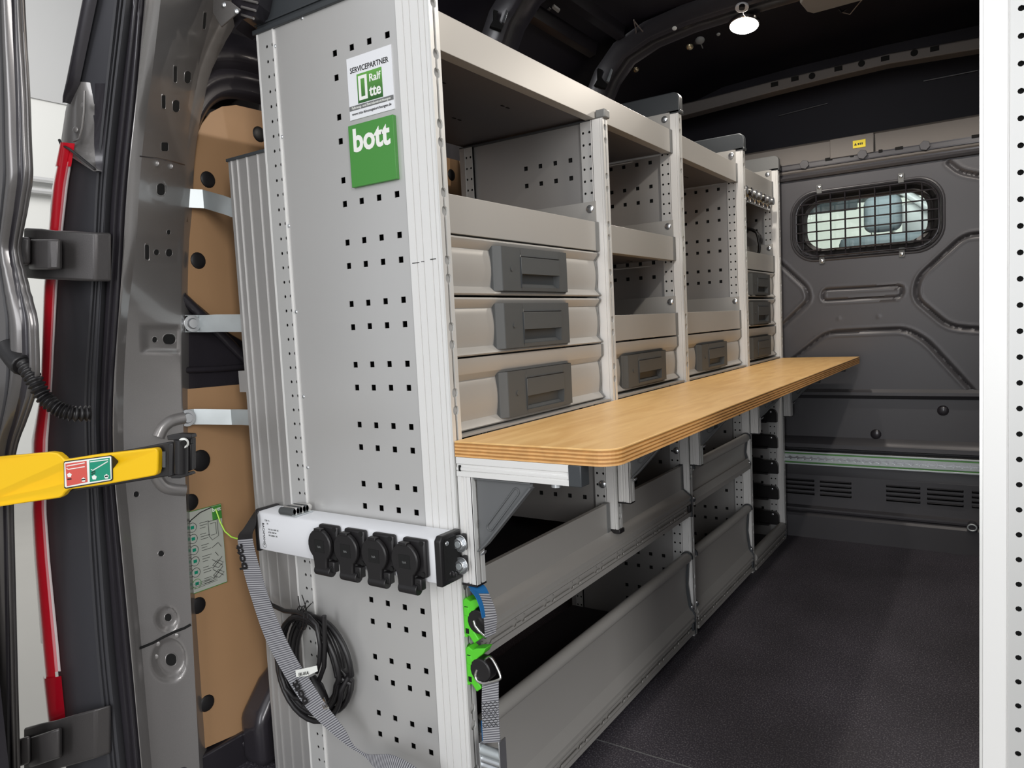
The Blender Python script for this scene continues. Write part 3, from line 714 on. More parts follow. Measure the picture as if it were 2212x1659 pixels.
# thin shelf plate under the drawers
s = tag(MB().box(-.37, -.004, .024, .551, .6902, .6935).build('drawer_base_plate', 'tray'), 'thin pale base plate under the three wide near drawers', 'shelf plate', 'base plates under the drawers')
for k, lab in (('B', 'thin base plate under the drawer of the first single-drawer bay'), ('C', 'thin base plate under the drawer of the second single-drawer bay'), ('D', 'thin base plate under the farthest drawers')):
    a, b = BAY[k]; tag(MB().box(-.37, -.004, a, b, .6902, .6950).build('drawer_base_plate', 'tray'), lab, 'shelf plate', 'base plates under the drawers')

# ================================================================== worktop (layers are its pieces)
wt = thing('worktop', 'long honey-coloured plywood worktop with a rounded near corner', 'worktop', (0, 0, .666))
def wpoly(ins=0.0):
    R = .030; x1 = .268-ins; yA = .0005+ins; yB = 1.985; out = [(.0015, yA)]
    for k in range(9):
        a = math.radians(-90+90*k/8); out.append((x1-R+R*math.cos(a), yA+R+R*math.sin(a)))
    out += [(x1, yB-.006), (x1-.006, yB), (.0015, yB)]
    return out
zs = [.666, .6686, .6712, .6738, .6764, .6790, .6816, .6842, .6868, .6896]
for k in range(9):
    top = k == 8
    MB().prism(wpoly(.0006 if k % 2 else 0), 'z', zs[k], zs[k+1]).build('top_layer' if top else 'ply_layer', 'ply' if top else ('plyd' if k % 2 == 1 else 'plyl'), wt, bevel=.0008 if top else 0)

# ================================================================== brackets under the worktop
def bracket(y0, label, first=False):
    r = thing('worktop_bracket', label, 'bracket', (.003, y0, .47), 'worktop support brackets')
    yc = y0+(.0 if first else -.001)
    # horizontal arm: grooved profile
    pr = [(yc, .6655), (yc, .6555), (yc+.002, .6545), (yc+.002, .6505), (yc, .6495), (yc, .6455), (yc+.002, .6445), (yc, .6435), (yc, .636), (yc+.022, .636), (yc+.022, .6655)]
    MB().prism(pr, 'x', .003, .198).build('arm', 'upright', r, bevel=.0004)
    MB().box(.198, .218, yc-.001, yc+.023, .6355, .6658).build('arm_end_cap', 'cap', r, bevel=.0015)
    MB().box(.0075, .011, yc-.0004, yc+.002, .6445, .653).build('arm_slot', 'hole', r)
    MB().cyl((.172, yc+.011, .636), (0, 0, -1), .006, .005, 12).build('bolt', 'steel', r, smooth=50)
    # vertical piece with grooves and its own track
    z0, z1 = .470, .6358
    pl = [(.0035, yc+.001), (.0105, yc+.001), (.0115, yc+.004), (.0145, yc+.004), (.0155, yc+.001), (.0175, yc+.001), (.0185, yc+.003), (.0205, yc+.003), (.0215, yc), (.030, yc), (.030, yc+.004), (.026, yc+.004), (.026, yc+.018), (.030, yc+.018), (.030, yc+.022), (.0035, yc+.022)]
    MB().prism(pl, 'z', z0, z1).build('upright', 'upright', r)
    MB().box(.0262, .0272, yc+.0085, yc+.0115, z0, z1).build('track_ridge', 'track', r)
    a = lip_part(yc, z0, z1, 0, r, .0315); b = lip_part(yc, z0, z1, 1, r, .0315)
    MB().box(.003, .0315, yc-.001, yc+.023, z0-.003, z0).build('foot_cap', 'black', r)
    # pressed gusset plate
    ya = yc+.010
    MB().prism([(.0322, .6345), (.132, .6345), (.132, .628), (.048, .536), (.0322, .522)], 'y', ya, ya+.003).build('gusset', 'gusset', r, bevel=.0007)
    MB().prism([(.0322, .6345), (.132, .6345), (.132, .6325), (.0322, .6325)], 'y', ya-.006, ya+.003).build('gusset_flange', 'gusset', r)
    MB().prism([(.132, .628), (.048, .536), (.0322, .522), (.0345, .5215), (.0500, .5345), (.134, .6265)], 'y', ya-.008, ya+.003).build('gusset_flange', 'gusset', r)
    a, b = Vector((.0535, ya-.0005, .560)), Vector((.104, ya-.0005, .6185))
    d = (b-a).normalized(); n = Vector((-d.z, 0, d.x))
    loop = [a+n*.005*math.cos(t)-d*.005*math.sin(t) for t in [math.pi*k/6 for k in range(7)]]+[b-n*.005*math.cos(t)+d*.005*math.sin(t) for t in [math.pi*k/6 for k in range(7)]]
    MB().tube(loop, .0014, 6, True).build('pressed_slot', 'gusset', r, smooth=60)
    MB().ball((.040, ya-.003, .520), .005, (1, 0, -1), .6).build('bolt', 'steel', r, smooth=60)
    return r
for k, lab in enumerate(('nearest worktop bracket with its whole arm and gusset in view', 'worktop bracket on the short divider', 'worktop bracket between the two single-drawer bays', 'worktop bracket on the fourth upright', 'farthest worktop bracket near the bulkhead')):
    bracket(PY[k], lab, k == 0)

# ================================================================== lower shelves and flaps
def y_track(ya, yb, zc, xb, parent, m='tray'):
    """horizontal scalloped track strip facing the aisle, open slot along y"""
    for s in (0, 1):
        pts = {ya, yb}; cs = [c for k in range(int(ya*10), int(yb*10)+2) for c in (k*.1+.037, k*.1+.063) if ya+.008 < c < yb-.008]
        for c in cs:
            for a in (-.006, -.005, -.003, 0, .003, .005, .006): pts.add(c+a)
        rings = []
        for y in sorted(pts):
            sc = 0
            for c in cs:
                if abs(y-c) < .006: sc = math.sqrt(max(0, .006**2-(y-c)**2))*.6
            if s == 0: a, b = zc-.009, zc-.0035-sc
            else: a, b = zc+.009, zc+.0035+sc
            rings.append([(xb-.002, y, a), (xb, y, a), (xb, y, b), (xb-.002, y, b)])
        MB().loft(rings).build('track_lip', 'track' if m == 'track' else m, parent)
def long_tray():
    ya, yb = .024, .988; r = thing('shelf_tray', 'long lower shelf tray with a slotted rail below the worktop', 'shelf tray', (XF, ya, .33), 'grey shelf trays')
    for a, b in ((ya+.002, PY[1]-.018), (PY[1]+T, yb-.014)):
        MB().prism([(XF, .466), (XF, .402), (XF-.003, .402), (XF-.003, .4635), (XF-.010, .4635), (XF-.010, .466)], 'y', a, b).build('front_lip', 'tray', r, bevel=.0007)
        MB().box(XF-.014, XF+.0012, b, b+.015, .397, .467).build('end_cap', 'endcap', r, bevel=.001)
    MB().prism([(XF-.002, .404), (XF, .404), (.004, .385), (.004, .379), (.001, .377), (.001, .3735), (.004, .372), (.004, .366), (-.002, .366), (-.002, .345), (.004, .345), (.004, .334), (-.02, .332), (-.02, .336), (-.006, .338), (-.006, .383)], 'y', ya+.002, yb-.006).build('base_rail', 'tray', r)
    y_track(ya+.004, yb-.030, .3555, .0032, r)
    MB().prism([(XF-.008, .470), (XF+.002, .470), (XF+.002, .404), (.007, .386), (.007, .330), (-.02, .330), (-.02, .40)], 'y', yb-.006, yb-.001).build('end_cap', 'cap', r)
    MB().prism([(XF, .404), (.0055, .386), (.0055, .330), (-.02, .330), (-.02, .40)], 'y', ya-.001, ya+.010).build('end_cap', 'endcap', r)
    MB().box(.000, .007, yb-.022, yb-.008, .345, .366).build('track_stop', 'black', r, bevel=.002)
    MB().box(-.372, XF-.004, ya, yb, .335, .338).build('shelf_plate', 'trayin', r)
    MB().box(-.370, XF-.006, ya+.002, yb-.002, .3382, .3415).build('rubber_mat', 'matt', r)
    MB().box(-.374, -.371, ya, yb, .335, .50).build('back_panel', 'paintd', r)
    MB().ball((-.034, yb-.0005, .505), .0065, (0, -1, 0), .55).build('bolt', 'steel', r, smooth=60)
    MB().ball((-.034, PY[1]-.0005, .505), .0065, (0, -1, 0), .55).build('bolt', 'steel', r, smooth=60)
    return r
long_tray()
def flap(ya, yb, zt, zb, label, base=True, group='drop-down front flaps'):
    r = thing('front_flap', label, 'shelf flap', (XF, ya, zb), group)
    R = .0135; zc = zt-R; xc = -.011
    pr = []
    for k in range(13):
        a = math.radians(215-k*22); pr.append((xc+R*math.cos(a), zc+R*math.sin(a)))
    zl = zc-R*.95; zf = zb+(.001 if base else .012); n = 7
    for k in range(n+1):
        t = k/n; pr.append((xc+.0005-.007*math.sin(math.pi*t*.9)+.004*t, lerp(zl, zf, t)))
    pr.append((xc-.006, zf)); pr.append((xc-.008, zl))
    MB().prism(pr, 'y', ya+.006, yb-.010).build('panel', 'tray', r, smooth=50)
    # curved end fittings
    arc = [(xc+(R+.003)*math.cos(math.radians(a)), zc+(R+.003)*math.sin(math.radians(a))) for a in range(200, -31, -21)]
    arc2 = [(xc+(R-.002)*math.cos(math.radians(a)), zc+(R-.002)*math.sin(math.radians(a))) for a in range(200, -31, -21)]
    for y in (yb-.010, ya+.001):
        MB().prism(arc+arc2[::-1], 'y', y, y+.007).build('tube_end', 'cap', r)
        MB().prism([(xc+.006, zl+.004), (xc+.001, (zl+zf)/2), (xc+.007, zf+.012), (xc+.016, zf-.004), (xc+.012, zf-.010), (xc-.008, zf-.006), (xc-.008, zl)], 'y', y+.001, y+.006).build('hinge_bracket', 'cap', r, bevel=.0006)
        MB().ball((xc+.012, y+.001, zf+.002), .0035, (1, -1, 0), .6).build('rivet', 'steel', r, smooth=60)
    if base:
        zb_ = .002
        MB().prism([(xc-.002, zb), (xc+.002, zb+.001), (.004, zb-.022), (.004, zb-.027), (.001, zb-.029), (.001, zb-.032), (.004, zb-.034), (.004, zb-.038), (-.003, zb-.038), (-.003, zb-.060), (.004, zb-.060), (.004, zb-.070), (-.02, zb-.071), (-.02, zb-.004)], 'y', ya+.003, yb-.004).build('base_rail', 'tray', r)
        y_track(ya+.005, yb-.022, zb-.049, .0032, r)
        MB().box(.000, .006, yb-.018, yb-.006, zb-.060, zb-.038).build('track_stop', 'cap', r, bevel=.002)
        MB().prism([(-.012, zb+.006), (.0065, zb-.016), (.0065, zb-.072), (-.016, zb-.072)], 'y', yb-.004, yb-.001).build('end_cap', 'cap', r)
    else:
        MB().prism([(xc-.004, zf+.014), (xc+.006, zf+.016), (.002, zf-.004), (.002, zb-.006), (-.02, zb-.008), (-.02, zf)], 'y', ya+.003, yb-.004).build('base_rail', 'tray', r)
    MB().box(-.372, -.02, ya, yb, zb-.062 if base else zb-.004, zb-.059 if base else zb-.001).build('shelf_plate', 'matt', r)
    return r
flap(.024, .988, .232, .082, 'long near flap with a rolled tube edge at floor level')
flap(*C_, .469, .360, 'upper flap of the second single-drawer bay, just under the worktop', base=False)
flap(*C_, .232, .082, 'floor-level flap with a tube edge in the second single-drawer bay')
r = thing('floor_rail', 'short tubular floor rail at the foot of the farthest bay', 'rail', (XF, D[0], .0))
MB().cyl((-.010, D[0]+.004, .044), 'y', .0125, D[1]-D[0]-.01, 16).build('tube', 'tray', r, smooth=60)
MB().prism([(-.016, .034), (-.002, .032), (.004, .028), (.004, .022), (-.002, .022), (-.002, .010), (.004, .010), (.004, .001), (-.02, .001)], 'y', D[0]+.003, D[1]-.003).build('base_rail', 'tray', r)
y_track(D[0]+.005, D[1]-.012, .0165, .0035, r)
MB().box(-.022, .005, D[1]-.004, D[1]-.001, .001, .058).build('end_cap', 'cap', r)
# runners in the farthest bay
for k, lab in enumerate(('topmost', 'second from the top', 'middle', 'second from the floor', 'lowest')):
    zc = .472-.0985*k; zt, zb = zc+.025, zc-.025; R = .02
    pr = [(-.36, zb), (-.018, zb)]+[(-.018-R+R*math.cos(math.radians(a)), zt-R+R*math.sin(math.radians(a))) for a in (0, 22, 45, 67, 90)]+[(-.07, zt), (-.09, zt+.006), (-.36, zt+.006)]
    q = thing('case_runner', 'black plastic case runner in the farthest bay, %s of the five' % lab, 'runner', (-.018, 1.98, zb), 'black case runners in the farthest bay')
    MB().prism(pr, 'y', 1.966, 1.9855).build('runner_body', 'black', q, bevel=.002)
    MB().prism([(-.36, zb), (-.05, zb), (-.05, zb+.006), (-.36, zb+.006)], 'y', 1.945, 1.966).build('ledge', 'black', q, bevel=.001)
    MB().ball((-.040, 1.966, zt-.010), .0035, (0, -1, 0), .6).build('screw', 'steel', q, smooth=60)
# fittings row under the top tray of the farthest bay
q = thing('coupling_rail', 'row of brass and chrome hose couplings under the farthest top tray', 'fitting rail', (-.03, D[0], 1.24))
MB().box(-.032, -.028, D[0]+.004, D[1]-.004, 1.235, 1.279).build('back_rail', 'steel', q, bevel=.001)
for k in range(7):
    y = 1.60+k*.055; c = thing
    MB().cyl((-.028, y, 1.262), 'x', .014, .012, 6).build('hex_collar', 'brass' if k in (1, 4) else 'chrome', q, bevel=.001)
    MB().cyl((-.016, y, 1.262), 'x', .010, .014, 14).build('coupling', 'chrome' if k in (1, 4) else 'steel', q, bevel=.002)
    MB().cyl((-.024, y, 1.237), 'z', .006, .02, 10).build('nipple', 'chrome', q, smooth=50)
# black hose coil hanging in the farthest bay
pts = []
for k in range(70):
    a = k*2*math.pi/24; pts.append((-.115+.052*math.cos(a)+.004*math.sin(k), 1.974-.0022*(k/24)*3, 1.118+.06*math.sin(a)))
tag(MB().tube(pts, .0048, 8).build('coiled_hose', 'black', smooth=60), 'thin black hose coiled on the wall of the farthest bay', 'hose')

# ================================================================== signs on the end panel
st = thing('partner_sticker', 'white service partner sticker with a green logo on the end panel', 'sticker', (-.125, 0, 1.197))
MB().box(-.173, -.078, .0010, .0024, 1.197, 1.292).build('sticker_sheet', 'white', st)
EX, EZ = (1, 0, 0), (0, 0, 1)
text('SERVICEPARTNER', .0118, (-.1255, .0008, 1.268), EX, EZ, 'ink', st, sx=.88, bold=.0001)
def gradgreen():
    m = mat('logo_green', (.09, .30, .06), .5); nt = m.node_tree; b = nt.nodes['Principled BSDF']
    tc = nt.nodes.new('ShaderNodeTexCoord'); sp = nt.nodes.new('ShaderNodeSeparateXYZ'); nt.links.new(tc.outputs['Generated'], sp.inputs[0])
    r = nt.nodes.new('ShaderNodeValToRGB'); r.color_ramp.elements[0].color = (.02, .10, .02, 1); r.color_ramp.elements[1].color = (.13, .38, .07, 1)
    nt.links.new(sp.outputs['Z'], r.inputs[0]); nt.links.new(r.outputs[0], b.inputs['Base Color']); M['logo'] = m
gradgreen()
MB().box(-.1525, -.0995, .0005, .0011, 1.2195, 1.2640).build('logo_square', 'logo', st)
def frame(x0, x1, z0, z1, t, y0, y1, m, name, parent):
    mb = plate([x0, x0+t, x1-t, x1], [z0, z0+t, z1-t, z1], lambda i, j: 's' if (i, j) == (1, 1) else None, 'y', y0, y1); return mb.build(name, m, parent)
frame(-.1495, -.1310, 1.2235, 1.2605, .0050, .0002, .0006, 'inkw', 'logo_letter', st)
text('Ralf', .0160, (-.1145, .0004, 1.2475), EX, EZ, 'inkw', st, bold=.0003)
text('tte', .0235, (-.1145, .0004, 1.2255), EX, EZ, 'inkw', st, bold=.0006, sx=.9)
MB().box(-.1725, -.0785, .0006, .0011, 1.2110, 1.2180).build('text_band', 'endcap', st)
text('Fahrzeug- und Betriebseinrichtungen', .0056, (-.1255, .0004, 1.2127), EX, EZ, 'inkw', st)
text('www.otte-fahrzeugeinrichtungen.de', .0058, (-.1255, .0008, 1.2035), EX, EZ, 'ink', st)
sg = thing('brand_sign', 'green square plate with large white lettering on the end panel', 'sign', (-.125, 0, 1.0915))
MB().box(-.1735, -.0775, -.0045, .0024, 1.0915, 1.1875).build('sign_plate', 'green', sg, bevel=.0006)
text('bott', .0490, (-.1255, -.0049, 1.146), EX, EZ, 'inkw', sg, bold=.0015, sx=.93)

# ================================================================== power strip
ps = thing('power_strip', 'white four-socket power strip screwed across the end panel', 'power strip', (-.42, -.05, .48))
ZT, ZBt, YF = .552, .482, -.050
pr = [(YF+.002, ZBt), (YF, ZBt+.002), (YF, ZT-.006), (YF+.004, ZT-.001), (-.004, ZT), (-.004, ZBt)]
MB().prism(pr, 'x', -.416, -.004).build('housing', 'white', ps, smooth=50)
MB().prism([(YF-.002, ZBt-.003), (YF-.002, ZT-.004), (YF+.004, ZT+.003), (-.001, ZT+.003), (-.001, ZBt-.003)], 'x', -.424, -.415).build('end_cap', 'black', ps, bevel=.002)
pe = [(YF-.002, ZBt-.003), (YF-.002, ZT-.004), (YF+.004, ZT+.003), (-.001, ZT+.003), (-.001, ZBt-.003)]
ec = MB().prism(pe, 'x', -.006, .006).build('end_cap', 'black', ps, bevel=.002)
MB().prism([(YF+.006, ZBt+.005), (YF+.006, ZT-.008), (YF+.010, ZT-.004), (-.008, ZT-.004), (-.008, ZBt+.005)], 'x', .006, .0068).build('end_recess', 'hole', ec)
for y, z in ((YF+.013, ZT-.010), (-.030, ZBt+.012), (-.022, ZBt+.008)): MB().ball((.0068, y, z), .0026 if z > .5 else .0034, (1, 0, 0), .6).build('screw', 'steel' if z > .5 else 'black', ec, smooth=60)
for z in (.536, .502):
    MB().box(.0065, .016, -.012, .002, z-.013, z+.013).build('mounting_ear', 'black', ps, bevel=.003)
    b = MB().cyl((.012, -.0125, z), (0, -1, 0), .0095, .0016, 20).build('washer', 'steel', ps, bevel=.0004)
    MB().cyl((.012, -.014, z), (0, -1, 0), .0068, .005, 6).build('hex_head', 'steel', b, bevel=.0008)
    MB().cyl((.012, -.019, z), (0, -1, 0), .0035, .0006, 14).build('hex_head', 'galv', b)
def socket(xc):
    s = MB().box(xc-.014, xc+.031, YF-.011, YF, .484+.008, .550).build('socket', 'black', ps, bevel=.004, seg=3)
    # hinged round lid
    out = []; R = .0265
    for k in range(19):
        a = math.radians(-62+k*(304/18)); out.append((xc+R*math.cos(a-math.radians(0)) if True else 0, .517+R*math.sin(a)*1.02))
    out = [(xc-.004+R*math.cos(math.radians(t)), .518+R*math.sin(math.radians(t))) for t in range(-55, 236, 15)]
    out += [(xc-.019, .487), (xc-.019, .474), (xc+.010, .474), (xc+.010, .487)]
    lid = MB().prism(out, 'y', YF-.020, YF-.012).build('lid', 'black', s, bevel=.002, seg=2)
    MB().cyl((xc-.018, YF-.014, .4745), 'x', .0060, .036, 14).build('hinge', 'black', s, bevel=.001)
    MB().box(xc+.010, xc+.024, YF-.016, YF-.004, .4735, .492).build('hinge', 'black', s, bevel=.002)
    MB().cyl((xc+.017, YF-.0165, .480), 'y', .0035, .001, 12).build('hinge', 'hole', s)
    MB().box(xc-.014, xc+.008, YF-.0207, YF-.0198, .506, .527).build('lid_label', 'hole', lid, bevel=.0006)
    MB().box(xc-.012, xc+.004, YF-.022, YF-.012, .541, .546).build('latch', 'black', lid, bevel=.001)
    for dx, dz in ((.025, .545), (.025, .498)): MB().cyl((xc+dx, YF-.0115, dz), (0, -1, 0), .0028, .001, 10).build('screw', 'hole', s)
    text('16A', .005, (xc-.003, YF-.021, .514), EX, EZ, 'endcap', lid)
for px in (-.232, -.172, -.110, -.047): socket(px)
for k, (s, dz) in enumerate((('230 V~', .536), ('N', .5305))): text(s, .0048, (-.389, YF-.0002, dz), EX, EZ, 'endcap', ps)
for k, s in enumerate(('Hz 16A 250V AC', 'IP20 3500 W', 'EN 60884  DE')): text(s, .0040, (-.388, YF-.0002, .521-.0055*k), EX, EZ, 'endcap', ps, align='LEFT')
text('BACHMANN', .0072, (-.4035, YF-.0002, .512), (0, 0, -1), (1, 0, 0), 'ink', ps)
MB().tube([(-.4015+.0045*math.cos(t), YF-.0002, .4915+.0045*math.sin(t)) for t in [k*math.pi/6 for k in range(12)]], .0004, 5, True).build('print', 'endcap', ps)
# metal clamp on top of the strip
cl = thing('strip_clamp', 'small striped metal clamp lying on top of the power strip', 'clamp', (-.33, -.03, ZT))
MB().box(-.352, -.312, YF-.001, -.012, ZT, ZT+.0022).build('clamp_plate', 'galv', cl, bevel=.0006)
for k in range(6):
    MB().cyl((-.352+.001, YF+.002+.007*k, ZT+.007), (1, 0, 0), .0048, .030, 10).build('roller', 'chrome' if k % 2 else 'grip', cl, smooth=50)

# ================================================================== cable, tag and plug
cb = thing('power_cable', 'black mains cable coiled and tied below the power strip', 'cable', (-.33, -.02, .28))
pts = []
N = 7
for k in range(N*30):
    t = k/30; a = 2*math.pi*t; i = int(t)
    rr = .070+.0026*(i % 4)*2+.003*math.sin(t*1.7); cx = -.335+.010*math.sin(i*2.1); cz = .272+.006*math.cos(i*1.3)
    pts.append((cx+.0105*math.sin(i*1.9)+rr*.98*math.cos(a), -.010-.0052*(i % 4)-.002*math.sin(a*2), cz+rr*1.13*math.sin(a)))
MB().tube(pts, .0048, 8).build('coil', 'black', cb, smooth=60)
P = [at(x, y, 'y', v) for x, y, v in ((545, 1225, -.006), (556, 1270, -.008), (585, 1306, -.014), (615, 1320, -.018), (642, 1322, -.026), (665, 1330, -.033), (684, 1350, -.036), (692, 1395, -.038), (690, 1430, -.038), (684, 1452, -.036))]
MB().tube(P, .0042, 8).build('cable_end', 'black', cb, smooth=60)
P = [at(x, y, 'y', -.036) for x, y in ((604, 1420), (606, 1455), (617, 1487), (636, 1508), (652, 1510))]
MB().tube(P, .0042, 8).build('cable_end', 'black', cb, smooth=60)
P = [at(x, y, 'y', -.036) for x, y in ((700, 1330), (702, 1390), (700, 1440), (684, 1485), (672, 1500))]
MB().tube(P, .0042, 8).build('cable_end', 'black', cb, smooth=60)
for (a, b) in (((648, 1320), (644, 1288)), ((655, 1318), (662, 1298)), ((662, 1315), (652, 1285)), ((655, 1322), (673, 1303))):
    MB().tube([at(*a, 'y', -.040), at(*b, 'y', -.048)], .0009, 5).build('tie_wire', 'black', cb)
for px in (648, 656): MB().tube([at(px+8*math.cos(t), 1335+26*math.sin(t), 'y', -.030-.014*math.cos(t)) for t in [k*math.pi/8 for k in range(16)]], .0011, 5, True).build('tie_wire', 'black', cb)
pg = MB().tube([at(x, y, 'y', -.040) for x, y in ((672, 1462), (682, 1485), (690, 1508), (697, 1520))], lambda i: (.008, .014, .015, .013)[i], 12).build('plug', 'black', cb, smooth=40)
for dx in (0, 9): MB().tube([at(690+dx, 1510-dx*.2, 'y', -.052), at(703+dx*.6, 1531-dx*.2, 'y', -.070)], .0022, 8).build('plug_pin', 'chrome', pg, smooth=60)
tg = [at(638, 1448, 'y', -.072), at(684, 1438, 'y', -.070), at(686, 1450, 'y', -.070), at(664, 1460, 'y', -.071), at(640, 1463, 'y', -.072)]
c = MB(); c.loft([tg, [p+Vector((0, .0006, 0)) for p in tg]]); tgo = c.build('paper_tag', 'inkw', cb)
text('EK-81A', .0085, at(656, 1459, 'y', -.0735), tg[1]-tg[0], (0, 0, 1), 'ink', tgo)

# ================================================================== long lashing strap
def ribbon(L, R, th=.0014):
    """webbing between a left and a right edge line, with UVs along its length"""
    mb = MB(); n = len(L); rings = []
    for i in range(n):
        l, r = Vector(L[i]), Vector(R[i]); a = (Vector(L[min(i+1, n-1)])-Vector(L[max(0, i-1)])).normalized(); w = (r-l); nn = a.cross(w).normalized() if w.length > 1e-5 else Vector((0, -1, 0))
        rings.append([l-nn*th/2, r-nn*th/2, r+nn*th/2, l+nn*th/2])
    mb.loft(rings); return mb
def ribbon_obj(L, R, name, m, parent):
    o = ribbon(L, R).build(name, m, parent, smooth=50, recalc=True)
    Cn = [(Vector(a)+Vector(b))/2 for a, b in zip(L, R)]; S = [0]
    for a, b in zip(Cn, Cn[1:]): S.append(S[-1]+(b-a).length)
    uv = o.data.uv_layers.new(name='UVMap')
    for p in o.data.polygons:
        for li in p.loop_indices:
            k = min(o.data.loops[li].vertex_index//4, len(S)-1); j = o.data.loops[li].vertex_index % 4; uv.data[li].uv = (.5 if j in (0, 3) else 0, S[k])
    return o
def dens(tab, n=5):
    out = []
    T = len(tab)
    for i in range(T-1):
        p0, p1, p2, p3 = tab[max(0, i-1)], tab[i], tab[i+1], tab[min(T-1, i+2)]
        for k in range(n):
            t = k/n; out.append(tuple(.5*(2*b+(c-a)*t+(2*a-5*b+4*c-d)*t*t+(-a+3*b-3*c+d)*t**3) for a, b, c, d in zip(p0, p1, p2, p3)))
    return out+[tab[-1]]
sl = thing('lashing_strap', 'long grey lashing strap hanging from the left end of the power strip', 'strap', (-.43, -.05, .47))
tab = [(552, 1103, 553, 1110, -.052, -.06), (528, 1140, 552, 1135, -.060, -.064), (514, 1166, 545, 1163, -.066, -.066), (527, 1235, 563, 1235, -.066, -.066), (547, 1303, 583, 1298, -.064, -.064),
       (570, 1370, 608, 1360, -.062, -.062), (598, 1428, 636, 1416, -.062, -.062), (636, 1492, 670, 1470, -.064, -.064), (672, 1540, 702, 1520, -.064, -.062), (720, 1586, 742, 1572, -.058, -.056), (756, 1614, 764, 1610, -.05, -.05),
       (788, 1634, 790, 1628, -.048, -.048), (808, 1656, 812, 1630, -.052, -.052), (838, 1674, 850, 1632, -.056, -.056), (880, 1704, 902, 1662, -.058, -.058), (915, 1760, 945, 1720, -.058, -.058)]
tab = dens(tab, 5)
L = [at(a, b, 'y', e) for a, b, c, d, e, f in tab]; R = [at(c, d, 'y', f) for a, b, c, d, e, f in tab]
ribbon_obj(L[:11], R[:11], 'black_end', 'black', sl)
ribbon_obj(L[10:], R[10:], 'webbing', 'web', sl)
for (px, py, qx, qy, sz) in ((536, 1233, 521, 1172, .031), (668, 1520, 640, 1466, .030)):
    a, b = at(px, py, 'y', -.0685), at(qx, qy, 'y', -.0685)
    u = (a-b).normalized(); text('bott', sz, (a+b)/2+Vector((0, -.0005, 0)), -u, Vector((u.z, 0, -u.x))*-1 if False else Vector((-u.z, 0, u.x))*-1, 'black', sl, bold=.0010, sx=.85)

# ================================================================== green clips and strap ends on the nearest upright
def clip(zc, label, ring):
    r = thing('strap_clip', label, 'clip', (.002, .002, zc), 'green strap clips')
    MB().box(-.006, .004, .002, .020, zc-.030, zc+.030).build('foot', 'clip', r, bevel=.0015)
    c = MB(); ys = .000
    prof = [(.001, zc-.024), (.001, zc+.030), (.006, zc+.034), (.014, zc+.030), (.022, zc+.034), (.040, zc+.038), (.034, zc+.028), (.024, zc+.020), (.018, zc+.010), (.016, zc-.004), (.020, zc-.018), (.028, zc-.028), (.018, zc-.036), (.010, zc-.026)]
    c.prism(prof, 'y', ys, ys+.020).build('hook_body', 'clip', r, bevel=.0015)
    c = MB().box(.003, .012, -.0012, .001, zc+.006, zc+.020).build('pocket', 'clip', r, bevel=.001)
    for dz in (-.018, .017): MB().box(.004, .010, -.0006, .0002, zc+dz-.004, zc+dz+.004).build('pocket', 'hole', r)
    MB().cyl((.0275, -.001, zc), 'y', .0135, .021, 18).build('roller', 'black', r, bevel=.002)
    return r
clip(.412, 'green strap clip directly below the power strip, holding the upper strap', 0)
clip(.335, 'lower green strap clip, holding the strap with the cam buckle', 1)
# upper short strap
u1 = thing('short_strap', 'short grey strap end with a blue stitched top below the power strip', 'strap', (.03, .02, .40))
tab = dens([(1012, 1268, 1042, 1262, .010, .028), (1020, 1274, 1050, 1270, .006, .026), (1032, 1290, 1060, 1292, .002, .024), (1040, 1312, 1068, 1312, .0, .022), (1046, 1340, 1073, 1335, .0, .022), (1048, 1378, 1070, 1368, .003, .022)], 5)
L = [at(a, b, 'y', e-.012) for a, b, c, d, e, f in tab]; R = [at(c, d, 'y', f-.012) for a, b, c, d, e, f in tab]
ribbon_obj(L[:9], R[:9], 'blue_end', 'blue', u1)
ribbon_obj(L[8:], R[8:], 'webbing', 'web', u1)
ribbon_obj([p+Vector((.001, .004, 0)) for p in L[4:20]], [p+Vector((0.000, -.004, 0)) for p in L[4:20]], 'blue_edge', 'blue', u1)
MB().tube([at(x, y, 'y', v) for x, y, v in ((1024, 1341, -.006), (1027, 1352, -.008), (1035, 1362, -.008), (1046, 1372, -.006), (1048, 1377, .0), (1042, 1368, .010))], .0023, 8).build('wire_ring', 'chrome', u1, smooth=60)
# lower strap with triangular ring and cam buckle
u2 = thing('buckle_strap', 'grey strap with triangular wire ring and cam buckle at the lower clip', 'strap', (.05, .015, .15))
MB().tube([at(x, y, 'y', v) for x, y, v in dens([(1031, 1446, .000), (1027, 1458, -.001), (1031, 1470, -.002), (1045, 1476, -.003), (1065, 1472, -.003), (1079, 1467, -.003), (1081, 1460, -.002), (1073, 1440, .0), (1062, 1422, .002), (1053, 1421, .004), (1040, 1433, .006)], 4)], .0022, 8).build('wire_ring', 'chrome', u2, smooth=60)
tab = dens([(1042, 1477, 1077, 1467, .0, .0), (1041, 1520, 1077, 1516, .0, .0), (1042, 1560, 1078, 1556, .001, .001), (1044, 1605, 1081, 1602, .003, .003)], 5)
L = [at(a, b, 'y', e) for a, b, c, d, e, f in tab]; R = [at(c, d, 'y', f) for a, b, c, d, e, f in tab]
ribbon_obj(L, R, 'webbing', 'web', u2)
for k in range(9):
    c = L[5].lerp(L[11], k/8); e = R[5].lerp(R[11], k/8); pz = []
    for j in range(8): pz.append(c.lerp(e, .05+.9*j/7)+Vector((0, -.0012, .0016*(-1)**(j+k))))
    MB().tube(pz, .0005, 4).build('stitching', 'ink', u2)
ribbon_obj([p+Vector((-.004, .003, 0)) for p in L[10:]], [p+Vector((.001, .003, 0)) for p in L[10:]], 'blue_edge', 'blue', u2)
